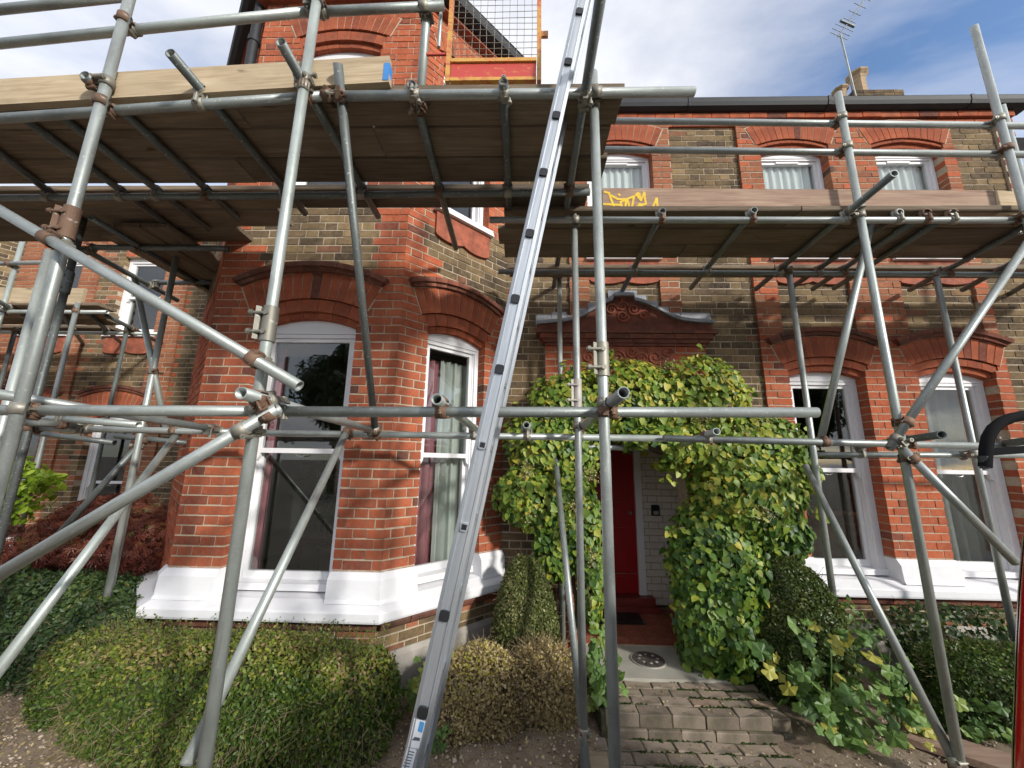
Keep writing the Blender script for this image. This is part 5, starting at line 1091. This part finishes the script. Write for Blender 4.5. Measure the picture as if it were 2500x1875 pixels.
base_ = np.stack([sx, sy, sz_], 1); twigs('shoots', base_, dd, Ls, 0.0012, 'twig', hed)
tp = np.concatenate([base_+dd/np.linalg.norm(dd, axis=1, keepdims=True)*(Ls*f_)[:, None] for f_ in (0.45, 0.65, 0.85, 1.0)])+rng.normal(0, 0.006, (4*n_, 3)); scatter('shoot_leaves', OVAL, tp, np.tile([0, -0.5, 0.6], (4*n_, 1)).astype(float), rng.uniform(0.012, 0.022, 4*n_), rng.uniform(0.4, 0.9, 4*n_), 'leaf_hedge', hed, kind='stuff', jitter=0.6, droop=-0.5)
# box cone, dried box balls
bush('box_cone', 'tall clipped box cone beside the porch', 'topiary', [((0.04, 3.50, 0.36), (0.35, 0.29, 0.58), 1, D(cone=0.42, lump=0.05, f=8, lo=0.85, power=2.3))], 'leaf_box_dull', 28000, 0.022, OVAL, ntw=500, tmean=0.52, ck=0.9)
bush('dry_shrub', 'dried brown box bush in front of the plinth beside the ladder', 'shrub', [((-0.33, 3.02, 0.12), (0.33, 0.27, 0.31), 1, D(lump=0.2, f=11, lo=0.55, power=2.4, seed=2.0))], 'leaf_dry', 14000, 0.021, OVAL, ntw=1800, twig='straw', corem='twig', tmean=0.66, ck=0.66)
bush('dry_shrub', 'dried brown box bush between the box cone and the scaffold poles', 'shrub', [((0.18, 3.12, 0.14), (0.26, 0.24, 0.35), 1, D(lump=0.22, f=11, lo=0.5, power=2.4, seed=5.0))], 'leaf_dry', 10500, 0.021, OVAL, ntw=1800, twig='straw', corem='twig', tmean=0.58, ck=0.62)
# big box bush right of the climber, hedge and shrubs by the car
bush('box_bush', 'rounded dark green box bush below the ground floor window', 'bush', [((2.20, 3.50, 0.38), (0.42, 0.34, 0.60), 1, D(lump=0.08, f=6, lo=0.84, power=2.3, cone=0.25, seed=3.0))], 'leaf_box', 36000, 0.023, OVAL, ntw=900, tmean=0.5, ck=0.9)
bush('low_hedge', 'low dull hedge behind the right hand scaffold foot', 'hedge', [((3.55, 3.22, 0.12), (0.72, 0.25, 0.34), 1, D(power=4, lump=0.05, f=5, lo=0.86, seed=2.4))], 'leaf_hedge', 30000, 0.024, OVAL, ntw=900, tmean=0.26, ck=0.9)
bush('leafy_shrub', 'dark round-leaved shrub against the rendered plinth by the car', 'shrub', [((3.55, 3.66, 0.36), (0.55, 0.22, 0.26), 1, D(lump=0.2, f=7, lo=0.45, seed=3.1))], 'leaf_dark', 1500, 0.05, OVAL, corem=None, tmean=0.5, ntw=100)
bush('leafy_shrub', 'thin green shrub between the box bush and the raking pole', 'shrub', [((2.72, 3.62, 0.40), (0.16, 0.14, 0.26), 1, D(lump=0.2, f=9, lo=0.3, seed=5.1))], 'leaf_mallow', 200, 0.05, OVAL, corem=None, ntw=30)
# left side: dark evergreen, Japanese maple, lime shrub
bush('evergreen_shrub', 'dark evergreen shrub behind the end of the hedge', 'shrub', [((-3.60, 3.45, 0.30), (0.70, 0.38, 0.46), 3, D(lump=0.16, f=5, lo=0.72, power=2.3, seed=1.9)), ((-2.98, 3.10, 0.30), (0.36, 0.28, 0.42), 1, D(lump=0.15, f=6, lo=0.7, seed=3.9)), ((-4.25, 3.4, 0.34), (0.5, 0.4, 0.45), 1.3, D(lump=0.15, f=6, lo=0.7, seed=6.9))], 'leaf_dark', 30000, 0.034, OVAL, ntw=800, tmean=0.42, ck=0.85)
mp_ = bush('maple_shrub', 'dark red Japanese maple in front of the set-back wing', 'shrub', [((-4.35, 4.25, 1.10), (0.62, 0.5, 0.22), 1.5, D(lump=0.2, f=6, lo=0.3, seed=1.1)), ((-3.72, 4.0, 0.98), (0.42, 0.4, 0.24), 1.2, D(lump=0.2, f=6, lo=0.3, seed=2.1)), ((-4.9, 4.3, 0.85), (0.6, 0.5, 0.24), 1.2, D(lump=0.2, f=6, lo=0.3, seed=3.1)), ((-3.65, 3.85, 0.70), (0.34, 0.3, 0.2), 0.8, D(lump=0.2, f=6, lo=0.3, seed=4.1)), ((-4.3, 4.0, 0.72), (0.6, 0.4, 0.16), 0.7, D(lump=0.2, f=6, lo=0.3, seed=5.1)), ((-3.55, 3.72, 0.88), (0.40, 0.28, 0.20), 0.9, D(lump=0.25, f=7, lo=0.2, seed=6.1)), ((-4.15, 3.65, 0.86), (0.45, 0.26, 0.17), 0.8, D(lump=0.25, f=7, lo=0.2, seed=7.1)), ((-4.75, 3.75, 0.70), (0.42, 0.26, 0.2), 0.7, D(lump=0.25, f=7, lo=0.2, seed=8.1))], 'leaf_maple', 11500, 0.062, MAPLE, corem=None, droop=0.9, stem=False, tmean=0.48, jitter=0.5)
for i in range(11):
    mb = MB(); a = ru(0, 6.28); e = Vector((-4.2+ru(-0.75, 0.75), 4.1+ru(-0.3, 0.3), ru(0.65, 1.15))); b = Vector((-4.15, 4.15, 0)); m_ = b.lerp(e, 0.5)+Vector((ru(-.1, .1), ru(-.1, .1), 0.18)); mb.pipe([b, m_, e], [0.022, 0.013, 0.004], 6); mb.build('branch', 'bark', mp_)
lime = P(60, 1185, Y=3.7); bush('lime_shrub', 'bright lime green leafy shrub at the edge by the set-back wing', 'shrub', [((lime.x-0.1, 3.7, lime.z-0.05), (0.27, 0.25, 0.34), 1.5, D(lump=0.3, f=8, lo=0.2, seed=1.7)), ((lime.x+0.28, 3.66, lime.z+0.05), (0.14, 0.12, 0.10), 0.3, D(lump=0.3, f=8, lo=0.2, seed=2.7))], 'leaf_lime', 900, 0.068, OVAL, corem=None, ntw=120, tmean=0.55)
# climbing hydrangea round the porch
hyd = thing('climbing_hydrangea', 'climbing hydrangea with yellow-green leaves round the porch', 'climber')
parts = [((1.02, 3.66, 2.30), (0.92, 0.24, 0.36), 3.0), ((1.62, 3.66, 2.28), (0.55, 0.26, 0.40), 1.7), ((2.00, 3.66, 1.90), (0.62, 0.27, 0.42), 2.2), ((2.02, 3.62, 1.45), (0.52, 0.32, 0.48), 2.3), ((1.68, 3.60, 0.88), (0.44, 0.30, 0.62), 2.4), ((1.62, 3.58, 0.42), (0.36, 0.27, 0.42), 1.4), ((2.42, 3.72, 1.72), (0.30, 0.18, 0.24), 0.7), ((2.28, 3.68, 1.12), (0.28, 0.22, 0.24), 0.7),
         ((0.30, 3.70, 1.86), (0.46, 0.22, 0.36), 1.6), ((0.14, 3.70, 1.42), (0.36, 0.22, 0.30), 1.2), ((0.48, 3.68, 1.22), (0.26, 0.22, 0.46), 1.2), ((0.62, 3.66, 0.72), (0.13, 0.16, 0.36), 0.5), ((0.30, 3.68, 0.95), (0.20, 0.16, 0.26), 0.4), ((0.42, 3.68, 2.28), (0.30, 0.18, 0.22), 0.6), ((1.45, 3.60, 1.90), (0.50, 0.25, 0.20), 1.2)]
P_, N_ = [], []
for i, (c, r, w) in enumerate(parts):
    p, nr, _ = blob(c, r, int(1200*w), lo=0.60, lump=0.22, f=6, seed=1+i*0.7, front=0.15); P_.append(p); N_.append(nr)
p, nr = np.concatenate(P_), np.concatenate(N_)
w1 = 0.06*wob(p, 11, 2.0); gap = (p[:, 0] > 0.70+w1) & (p[:, 0] < 1.17+w1+0.12*np.clip(1.0-p[:, 2], 0, 1)) & (p[:, 2] < 1.86+w1); keep = ~gap & (p[:, 2] > 0.04) & (p[:, 1] < 3.90)
p, nr = p[keep], nr[keep]; nr[:, 1] -= 0.35; nr[:, 2] += 0.25
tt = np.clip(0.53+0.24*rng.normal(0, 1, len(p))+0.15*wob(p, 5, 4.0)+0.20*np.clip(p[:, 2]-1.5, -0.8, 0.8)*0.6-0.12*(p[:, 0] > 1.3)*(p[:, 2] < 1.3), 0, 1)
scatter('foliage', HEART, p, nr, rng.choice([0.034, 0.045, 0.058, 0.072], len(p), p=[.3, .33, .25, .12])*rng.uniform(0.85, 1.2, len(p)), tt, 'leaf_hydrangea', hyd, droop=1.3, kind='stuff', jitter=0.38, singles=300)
for c, r, w in parts: core('stems', c, (r[0]*0.95, r[1]*0.6, r[2]*0.95), 'bark', hyd, lump=0.14, k=0.62) if not (0.62 < c[0] < 1.3 and c[2] < 2.0) else None  # solid brown blobs that paint shade behind the leaves, not separate stems
fl = [(1.9, 3.42, 1.95), (2.15, 3.45, 2.15), (1.75, 3.45, 2.45), (0.25, 3.5, 2.15), (0.05, 3.5, 1.65), (0.45, 3.48, 1.35), (0.6, 3.5, 1.62), (2.3, 3.5, 1.75), (1.95, 3.3, 1.35), (0.1, 3.52, 1.25), (2.45, 3.6, 1.95), (1.35, 3.5, 2.6), (0.75, 3.5, 2.5), (0.6, 3.5, 0.95), (1.55, 3.4, 2.15)]
q = np.concatenate([np.array(c)+rng.normal(0, 0.045, (170, 3)) for c in fl]); scatter('flower_heads', CHIP, q, np.tile([0.2, -0.8, 0.5], (len(q), 1)), rng.uniform(0.006, 0.02, len(q)), rng.random(len(q)), 'petal_dry', hyd, jitter=0.8, kind='stuff')
sh_p, sh_n = [], []                                   # long shoots that stick out of the mass
for (x, y, z), (dx, dy, dz) in (((2.0, 3.6, 2.25), (0.25, 0.05, 0.28)), ((2.35, 3.7, 2.0), (0.3, 0.05, 0.12)), ((0.9, 3.6, 2.6), (-0.05, 0.05, 0.2)), ((0.1, 3.65, 2.1), (-0.2, 0.05, 0.2)), ((-0.1, 3.68, 1.5), (-0.15, 0, -0.05)), ((0.55, 3.55, 0.75), (0.05, -0.05, -0.35)), ((2.5, 3.65, 1.4), (0.22, 0, -0.1)), ((1.45, 3.5, 1.72), (-0.18, 0.0, -0.14)), ((1.4, 3.5, 1.2), (-0.15, 0.0, -0.05)), ((1.6, 3.6, 2.62), (0.1, 0, 0.22)), ((0.5, 3.6, 2.5), (-0.12, 0, 0.18))):
    b = Vector((x, y, z)); e = b+Vector((dx, dy, dz)); mb = MB(); mb.pipe([b, b.lerp(e, 0.5)+Vector((0, -0.02, 0.02)), e], [0.004, 0.003, 0.0015], 5); mb.build('shoot', 'twig', hyd)
    for _ in range(16): sh_p.append(np.array(b.lerp(e, rng.uniform(0, 1)))+rng.normal(0, 0.022, 3)); sh_n.append((rng.normal(0, 0.4), -0.8, 0.4))
scatter('shoot_leaves', HEART, np.array(sh_p), np.array(sh_n), rng.uniform(0.03, 0.06, len(sh_p)), rng.uniform(0.3, 1, len(sh_p)), 'leaf_hydrangea', hyd, droop=1.0, kind='stuff', jitter=0.4)
for i in range(6):
    mb = MB(); x = (0.55, 0.35, 1.75, 1.6, 1.95, 0.45)[i]; mb.pipe([(x, 3.82, 0.0), (x+ru(-.1, .1), 3.78, 0.8), (x+ru(-.2, .2), 3.74, 1.5), (x+ru(-.3, .3), 3.72, 2.2)], [0.02, 0.016, 0.012, 0.006], 7); mb.build('stem', 'bark', hyd)
# mallows with lobed leaves, ivy at the step, weeds
def leafy(name, label, cat, base, tips, nl, size, tpl, mat, group=None, spread=0.12, sname='leaf', tmean=0.5):
    t = thing(name, label, cat, group); pts = []
    for tip in tips:
        b = Vector(base)+Vector((ru(-.06, .06), ru(-.06, .06), 0)); e = Vector(tip); m_ = b.lerp(e, 0.55)+Vector((ru(-.05, .05), ru(-.05, .05), 0.06)); mb = MB(); mb.pipe([b, m_, e], [0.007, 0.005, 0.003], 6); mb.build('stem', 'leaf_mallow', t)
        for _ in range(nl): s = rng.uniform(0.25, 1.05); q = b.lerp(m_, min(1, s*2)) if s < 0.5 else m_.lerp(e, (s-0.5)*2); pts.append(np.array(q)+rng.normal(0, spread, 3)*[1, 0.8, 0.6])
    pts = np.array(pts); pts[:, 2] = np.maximum(pts[:, 2], base[2]+0.03); n = len(pts); nn = np.tile([-0.1, -0.65, 0.7], (n, 1)).astype(float)
    me = []
    V, F = tpl
    for v in range(6):
        m2 = bpy.data.meshes.new(sname); m2.from_pydata([tuple(q) for q in V], [], F); m2.materials.append(MATS[mat]); a = m2.attributes.new('tint', 'FLOAT', 'FACE'); a.data.foreach_set('value', [v/5*0.9+ru(0, 0.1)]*len(F)); me.append(m2)
    B = basis(nn+rng.normal(0, 0.4, (n, 3)), rng.normal(0, 0.8, (n, 3))-np.array([0, 0, 0.6]))
    for i in range(n):
        o = link(sname, me[int(np.clip(rng.normal(tmean, 0.22), 0, 0.99)*6)], t); m = Matrix(B[i].tolist()).to_4x4(); m.translation = Vector(pts[i]); o.matrix_world = m @ Matrix.Scale(float(size*rng.uniform(0.6, 1.3)), 4)
    return t
mb0 = P(2045, 1795, Z=-0.02)
leafy('mallow', 'broad-leaved mallow spilling over the path edge', 'plant', (mb0.x, mb0.y+0.10, 0), [(mb0.x-0.28, mb0.y-0.05, 0.40), (mb0.x-0.10, mb0.y+0.05, 0.62), (mb0.x+0.12, mb0.y+0.12, 0.58), (mb0.x+0.05, mb0.y-0.15, 0.32), (mb0.x-0.20, mb0.y-0.2, 0.16), (mb0.x+0.22, mb0.y-0.05, 0.38), (mb0.x-0.4, mb0.y+0.12, 0.36), (mb0.x-0.05, mb0.y-0.2, 0.10), (mb0.x+0.2, mb0.y-0.18, 0.12)], 12, 0.10, LOBED, 'leaf_mallow', spread=0.08, tmean=0.62)
m2_ = P(2180, 1640, Y=3.0); leafy('mallow', 'loose mallow stems in front of the rendered plinth', 'plant', (m2_.x, 3.02, 0), [(m2_.x, 3.0, 0.50), (m2_.x+0.12, 3.02, 0.38), (m2_.x-0.1, 2.98, 0.55), (m2_.x+0.02, 2.95, 0.25)], 9, 0.085, LOBED, 'leaf_mallow', spread=0.08, tmean=0.42)
m3_ = P(2215, 1800, Z=0.0); leafy('mallow', 'yellowing mallow at the foot of the raking pole', 'plant', (m3_.x, m3_.y, 0), [(m3_.x, m3_.y, 0.22), (m3_.x+0.08, m3_.y-0.05, 0.14)], 9, 0.085, LOBED, 'leaf_mallow', spread=0.06, tmean=0.92)
m4_ = P(2380, 1800, Z=0.0); leafy('mallow', 'small green mallow beside the scaffold foot near the car', 'plant', (m4_.x, m4_.y, 0), [(m4_.x, m4_.y, 0.20), (m4_.x+0.1, m4_.y-0.08, 0.14), (m4_.x-0.08, m4_.y-0.05, 0.12)], 9, 0.08, LOBED, 'leaf_mallow', spread=0.06)
iv = P(1465, 1740, Z=0.0); leafy('ivy', 'bright green ivy growing at the step by the central poles', 'plant', (iv.x, iv.y, 0), [(iv.x+0.02, iv.y+0.08, 0.56), (iv.x-0.03, iv.y+0.04, 0.38), (iv.x+0.06, iv.y+0.02, 0.22), (iv.x, iv.y, 0.1)], 12, 0.085, LOBED, 'leaf_mallow', spread=0.045, tmean=0.7)
iv2 = P(1030, 1640, Y=2.95); leafy('ivy', 'small ivy sprig on the plinth behind the ladder', 'plant', (iv2.x, 2.98, 0.0), [(iv2.x, 2.95, iv2.z+0.05), (iv2.x-0.03, 2.95, iv2.z-0.12)], 9, 0.07, LOBED, 'leaf_mallow', spread=0.035, tmean=0.75)
for (x, y), lab in (((1260, 1760), 'small green weed seedling under the dried box bush'), ((1060, 1830), 'small weed seedling beside the ladder foot'), ((985, 1740), 'dark weed seedling between hedge and ladder')):
    q = P(x, y, Z=0.03); leafy('weed', lab, 'weed', (q.x, q.y, 0.0), [(q.x, q.y, 0.10), (q.x+0.03, q.y, 0.06)], 6, 0.045, LOBED, 'leaf_mallow', spread=0.025)
ind = P(800, 1230, Y=4.25); ip = leafy('house_plant', 'dark leafy house plant inside the bay window', 'house plant', (ind.x+0.1, 4.3, 1.05), [(ind.x-0.05, 4.1, 1.75), (ind.x+0.2, 4.2, 1.7), (ind.x+0.05, 4.15, 1.45), (ind.x+0.15, 4.05, 1.3)], 16, 0.16, OVAL, 'leaf_dark', spread=0.09)
mb = MB(); mb.cyl((ind.x+0.1, 4.3, 0.85), (ind.x+0.1, 4.3, 1.07), 0.10, 0.13, n=16); mb.build('plant_pot', 'dark_wood', ip); mb = MB(); mb.cyl((ind.x+0.1, 4.3, 0.45), (ind.x+0.1, 4.3, 0.85), 0.03, n=8); mb.cyl((ind.x+0.1, 4.3, 0.45), (ind.x+0.1, 4.3, 0.48), 0.18, n=16); mb.cyl((ind.x+0.1, 4.3, 0.82), (ind.x+0.1, 4.3, 0.85), 0.17, n=16); mb.build('plant_stand', 'dark_wood', ip)
# stones, litter and dry grass on the soil
n = 9000; px = rng.uniform(-4.5, 0.6, n); py = rng.uniform(1.9, 3.6, n); px[:1800] = rng.uniform(1.75, 4.5, 1800)
pos = np.stack([px, py, np.zeros(n)+0.004], 1)
pos[:, 2] = [0.02*noise2(x*1.3, y*1.3)+0.01*noise2(x*5, y*5)+0.004-(max(0, x-0.28)*0.28+max(0, 2.75-y)*max(0, min(1, (x+0.9)/0.5))*0.3 if x < 1 else max(0, 1.9-x)*0.25+0.01) for x, y in zip(px, py)]
STONE = (np.array([(-0.5, -0.4, 0), (0.5, -0.5, 0), (0.45, 0.5, 0), (-0.5, 0.4, 0), (-0.3, -0.2, 0.45), (0.3, -0.3, 0.5), (0.25, 0.3, 0.4), (-0.25, 0.25, 0.5)], float), [(4, 5, 6, 7), (0, 1, 5, 4), (1, 2, 6, 5), (2, 3, 7, 6), (3, 0, 4, 7)])
tag(scatter('gravel', STONE, pos, np.tile([0, 0, 1.0], (n, 1)), np.abs(rng.normal(0.008, 0.006, n))+0.003, rng.random(n), 'stones', jitter=0.15), 'small stones and crumbs scattered over the soil', 'gravel', kind='stuff')
n = 3500; px = rng.uniform(-4.2, 0.5, n); py = rng.uniform(2.2, 3.1, n); pos = np.stack([px, py, 0.012+0.02*np.array([noise2(x*1.3, y*1.3) for x, y in zip(px, py)])-np.array([max(0, 2.75-y)*max(0, min(1, (x+0.9)/0.5))*0.3+max(0, x-0.28)*0.28 for x, y in zip(px, py)])], 1)
tag(scatter('leaf_litter', CHIP, pos, np.tile([0, 0, 1.0], (n, 1)), rng.uniform(0.008, 0.03, n), rng.random(n), 'leaf_dry', jitter=0.35), 'dry fallen leaves and clippings on the soil', 'leaf litter', kind='stuff')
n = 700; px = rng.uniform(0.4, 2.0, n); py = rng.uniform(2.5, 3.38, n); pz = np.where(py > 2.98, 0.087, -0.042); k_ = (py < 2.94) | ((py > 3.0) & (px > 0.6) & (px < 1.75)); pos = np.stack([px, py, pz], 1)[k_]
tag(scatter('path_litter', CHIP, pos, np.tile([0, 0, 1.0], (len(pos), 1)), rng.uniform(0.006, 0.022, len(pos)), rng.random(len(pos)), 'leaf_dry', jitter=0.25), 'dry leaf scraps lying on the brick path', 'leaf litter', kind='stuff')
MOSS = (np.array([(-0.5, -0.3, 0), (0.5, -0.3, 0), (0.4, 0.3, 0), (-0.4, 0.3, 0), (-0.2, -0.1, 0.25), (0.25, -0.1, 0.3), (0.2, 0.12, 0.25), (-0.2, 0.1, 0.3)], float), STONE[1])
n = 900; px = rng.uniform(0.5, 1.78, n); py = np.where(rng.random(n) < 0.5, 3.105+0.1*rng.integers(0, 4, n), 2.972-0.112*rng.integers(0, 5, n))+rng.normal(0, 0.004, n); pz = np.where(py > 2.99, 0.076, -0.054); w_ = (np.sin(px*7+py*9)+np.sin(px*3.1-py*5)) > 0.1; w_ |= px > 1.5
pos = np.stack([px, py, pz], 1)[w_]; tag(scatter('moss', MOSS, pos, np.tile([0, 0, 1.0], (len(pos), 1)), rng.uniform(0.012, 0.035, len(pos)), rng.uniform(0, 0.3, len(pos)), 'leaf_box', jitter=0.1), 'moss growing in the joints of the brick path', 'moss', kind='stuff')
q = P(1257, 1775, Z=0.02); mb = MB()
for i in range(5): a = i*1.257; mb.add([(q.x, q.y, 0.02), (q.x+0.012*math.cos(a-.4), q.y+0.012*math.sin(a-.4), 0.028), (q.x+0.022*math.cos(a), q.y+0.022*math.sin(a), 0.024), (q.x+0.012*math.cos(a+.4), q.y+0.012*math.sin(a+.4), 0.028)], [(0, 1, 2, 3)])
tag(mb.build('fallen_flower', 'pink_petal'), 'single fallen pink flower on the soil', 'flower')
q = P(330, 1850, Z=0.02); mb = MB(); mb.pipe([(q.x-0.08, q.y-0.06, 0.03), (q.x-0.02, q.y+0.03, 0.06), (q.x+0.08, q.y+0.05, 0.05), (q.x+0.16, q.y+0.04, 0.05)], [0.002, 0.004, 0.004, 0.002], 6); tag(mb.build('dead_twig', 'straw'), 'pale dead twig lying in front of the hedge', 'twig')
# ------------------------------------------------------------------ the street side, seen mirrored in the panes
def tree(x, y, h, w, label, seed):
    t = thing('garden_tree', label, 'tree', 'trees across from the house'); mb = MB(); mb.pipe([(x, y, -0.1), (x+0.1, y, h*0.35), (x-0.05, y+0.1, h*0.7)], [0.22, 0.17, 0.07], 9); mb.build('trunk', 'bark', t)
    for i in range(6):
        a = i*1.05+seed; mb = MB(); mb.pipe([(x, y, h*0.35), (x+w*0.45*math.cos(a), y+w*0.45*math.sin(a), h*0.62), (x+w*0.8*math.cos(a), y+w*0.8*math.sin(a), h*0.78)], [0.08, 0.05, 0.02], 6); mb.build('limb', 'bark', t)
    P_, N_ = [], []
    for i in range(9):
        a = i*2.4+seed; rr = w*0.55*(i/9)**0.5; c = (x+rr*math.cos(a), y+rr*math.sin(a), h*(0.52+0.42*((i*0.37+seed) % 1))); p_, n_, _ = blob(c, (w*0.48, w*0.48, h*0.19), 1300, lo=0.3, lump=0.25, f=2.5, seed=seed+i, front=2); P_.append(p_); N_.append(n_)
    p_, n_ = np.concatenate(P_), np.concatenate(N_); o = scatter('crown', OVAL, p_, n_, rng.uniform(0.16, 0.34, len(p_)), np.clip(rng.normal(0.5, 0.25, len(p_)), 0, 1), 'leaf_tree', t, kind='stuff')
for x, y, h, w, lab, s in ((-17.5, -16, 6.6, 2.8, 'broad garden tree across from the bay', 0.3), (-10.2, -14.5, 8.2, 2.7, 'tallest garden tree opposite the bay window', 1.2), (-2.5, -19, 4.6, 2.8, 'garden tree opposite the porch', 2.3), (4.5, -16, 4.8, 2.8, 'garden tree opposite the porch wing', 3.1), (11.5, -15, 5.6, 3.0, 'garden tree beyond the wing windows', 4.4), (15.5, -14, 7.0, 2.6, 'garden tree beyond the parked car', 5.2)): tree(x, y, h, w, lab, s)
hs = thing('house_opposite', 'plain brick house across the street', 'house')
mb = MB(); mb.box((6, -48, -0.1), (24, -40, 6)); mb.build('wall', 'brick_dark', hs); mb = MB(); mb.prism([(5.7, -39.7, 6), (24.3, -39.7, 6), (24.3, -44, 9.5), (5.7, -44, 9.5)], (0, -0.1, -0.1)); mb.prism([(5.7, -48.3, 6), (24.3, -48.3, 6), (24.3, -44, 9.5), (5.7, -44, 9.5)][::-1], (0, 0.1, -0.1)); mb.build('roof', 'slate', hs)
for x in (8, 11.5, 15, 18.5, 22):
    for z in (1.0, 3.8): mb = MB(); mb.box((x-0.5, -40.02, z), (x+0.5, -39.9, z+1.5)); mb.build('window', 'white_paint', hs)
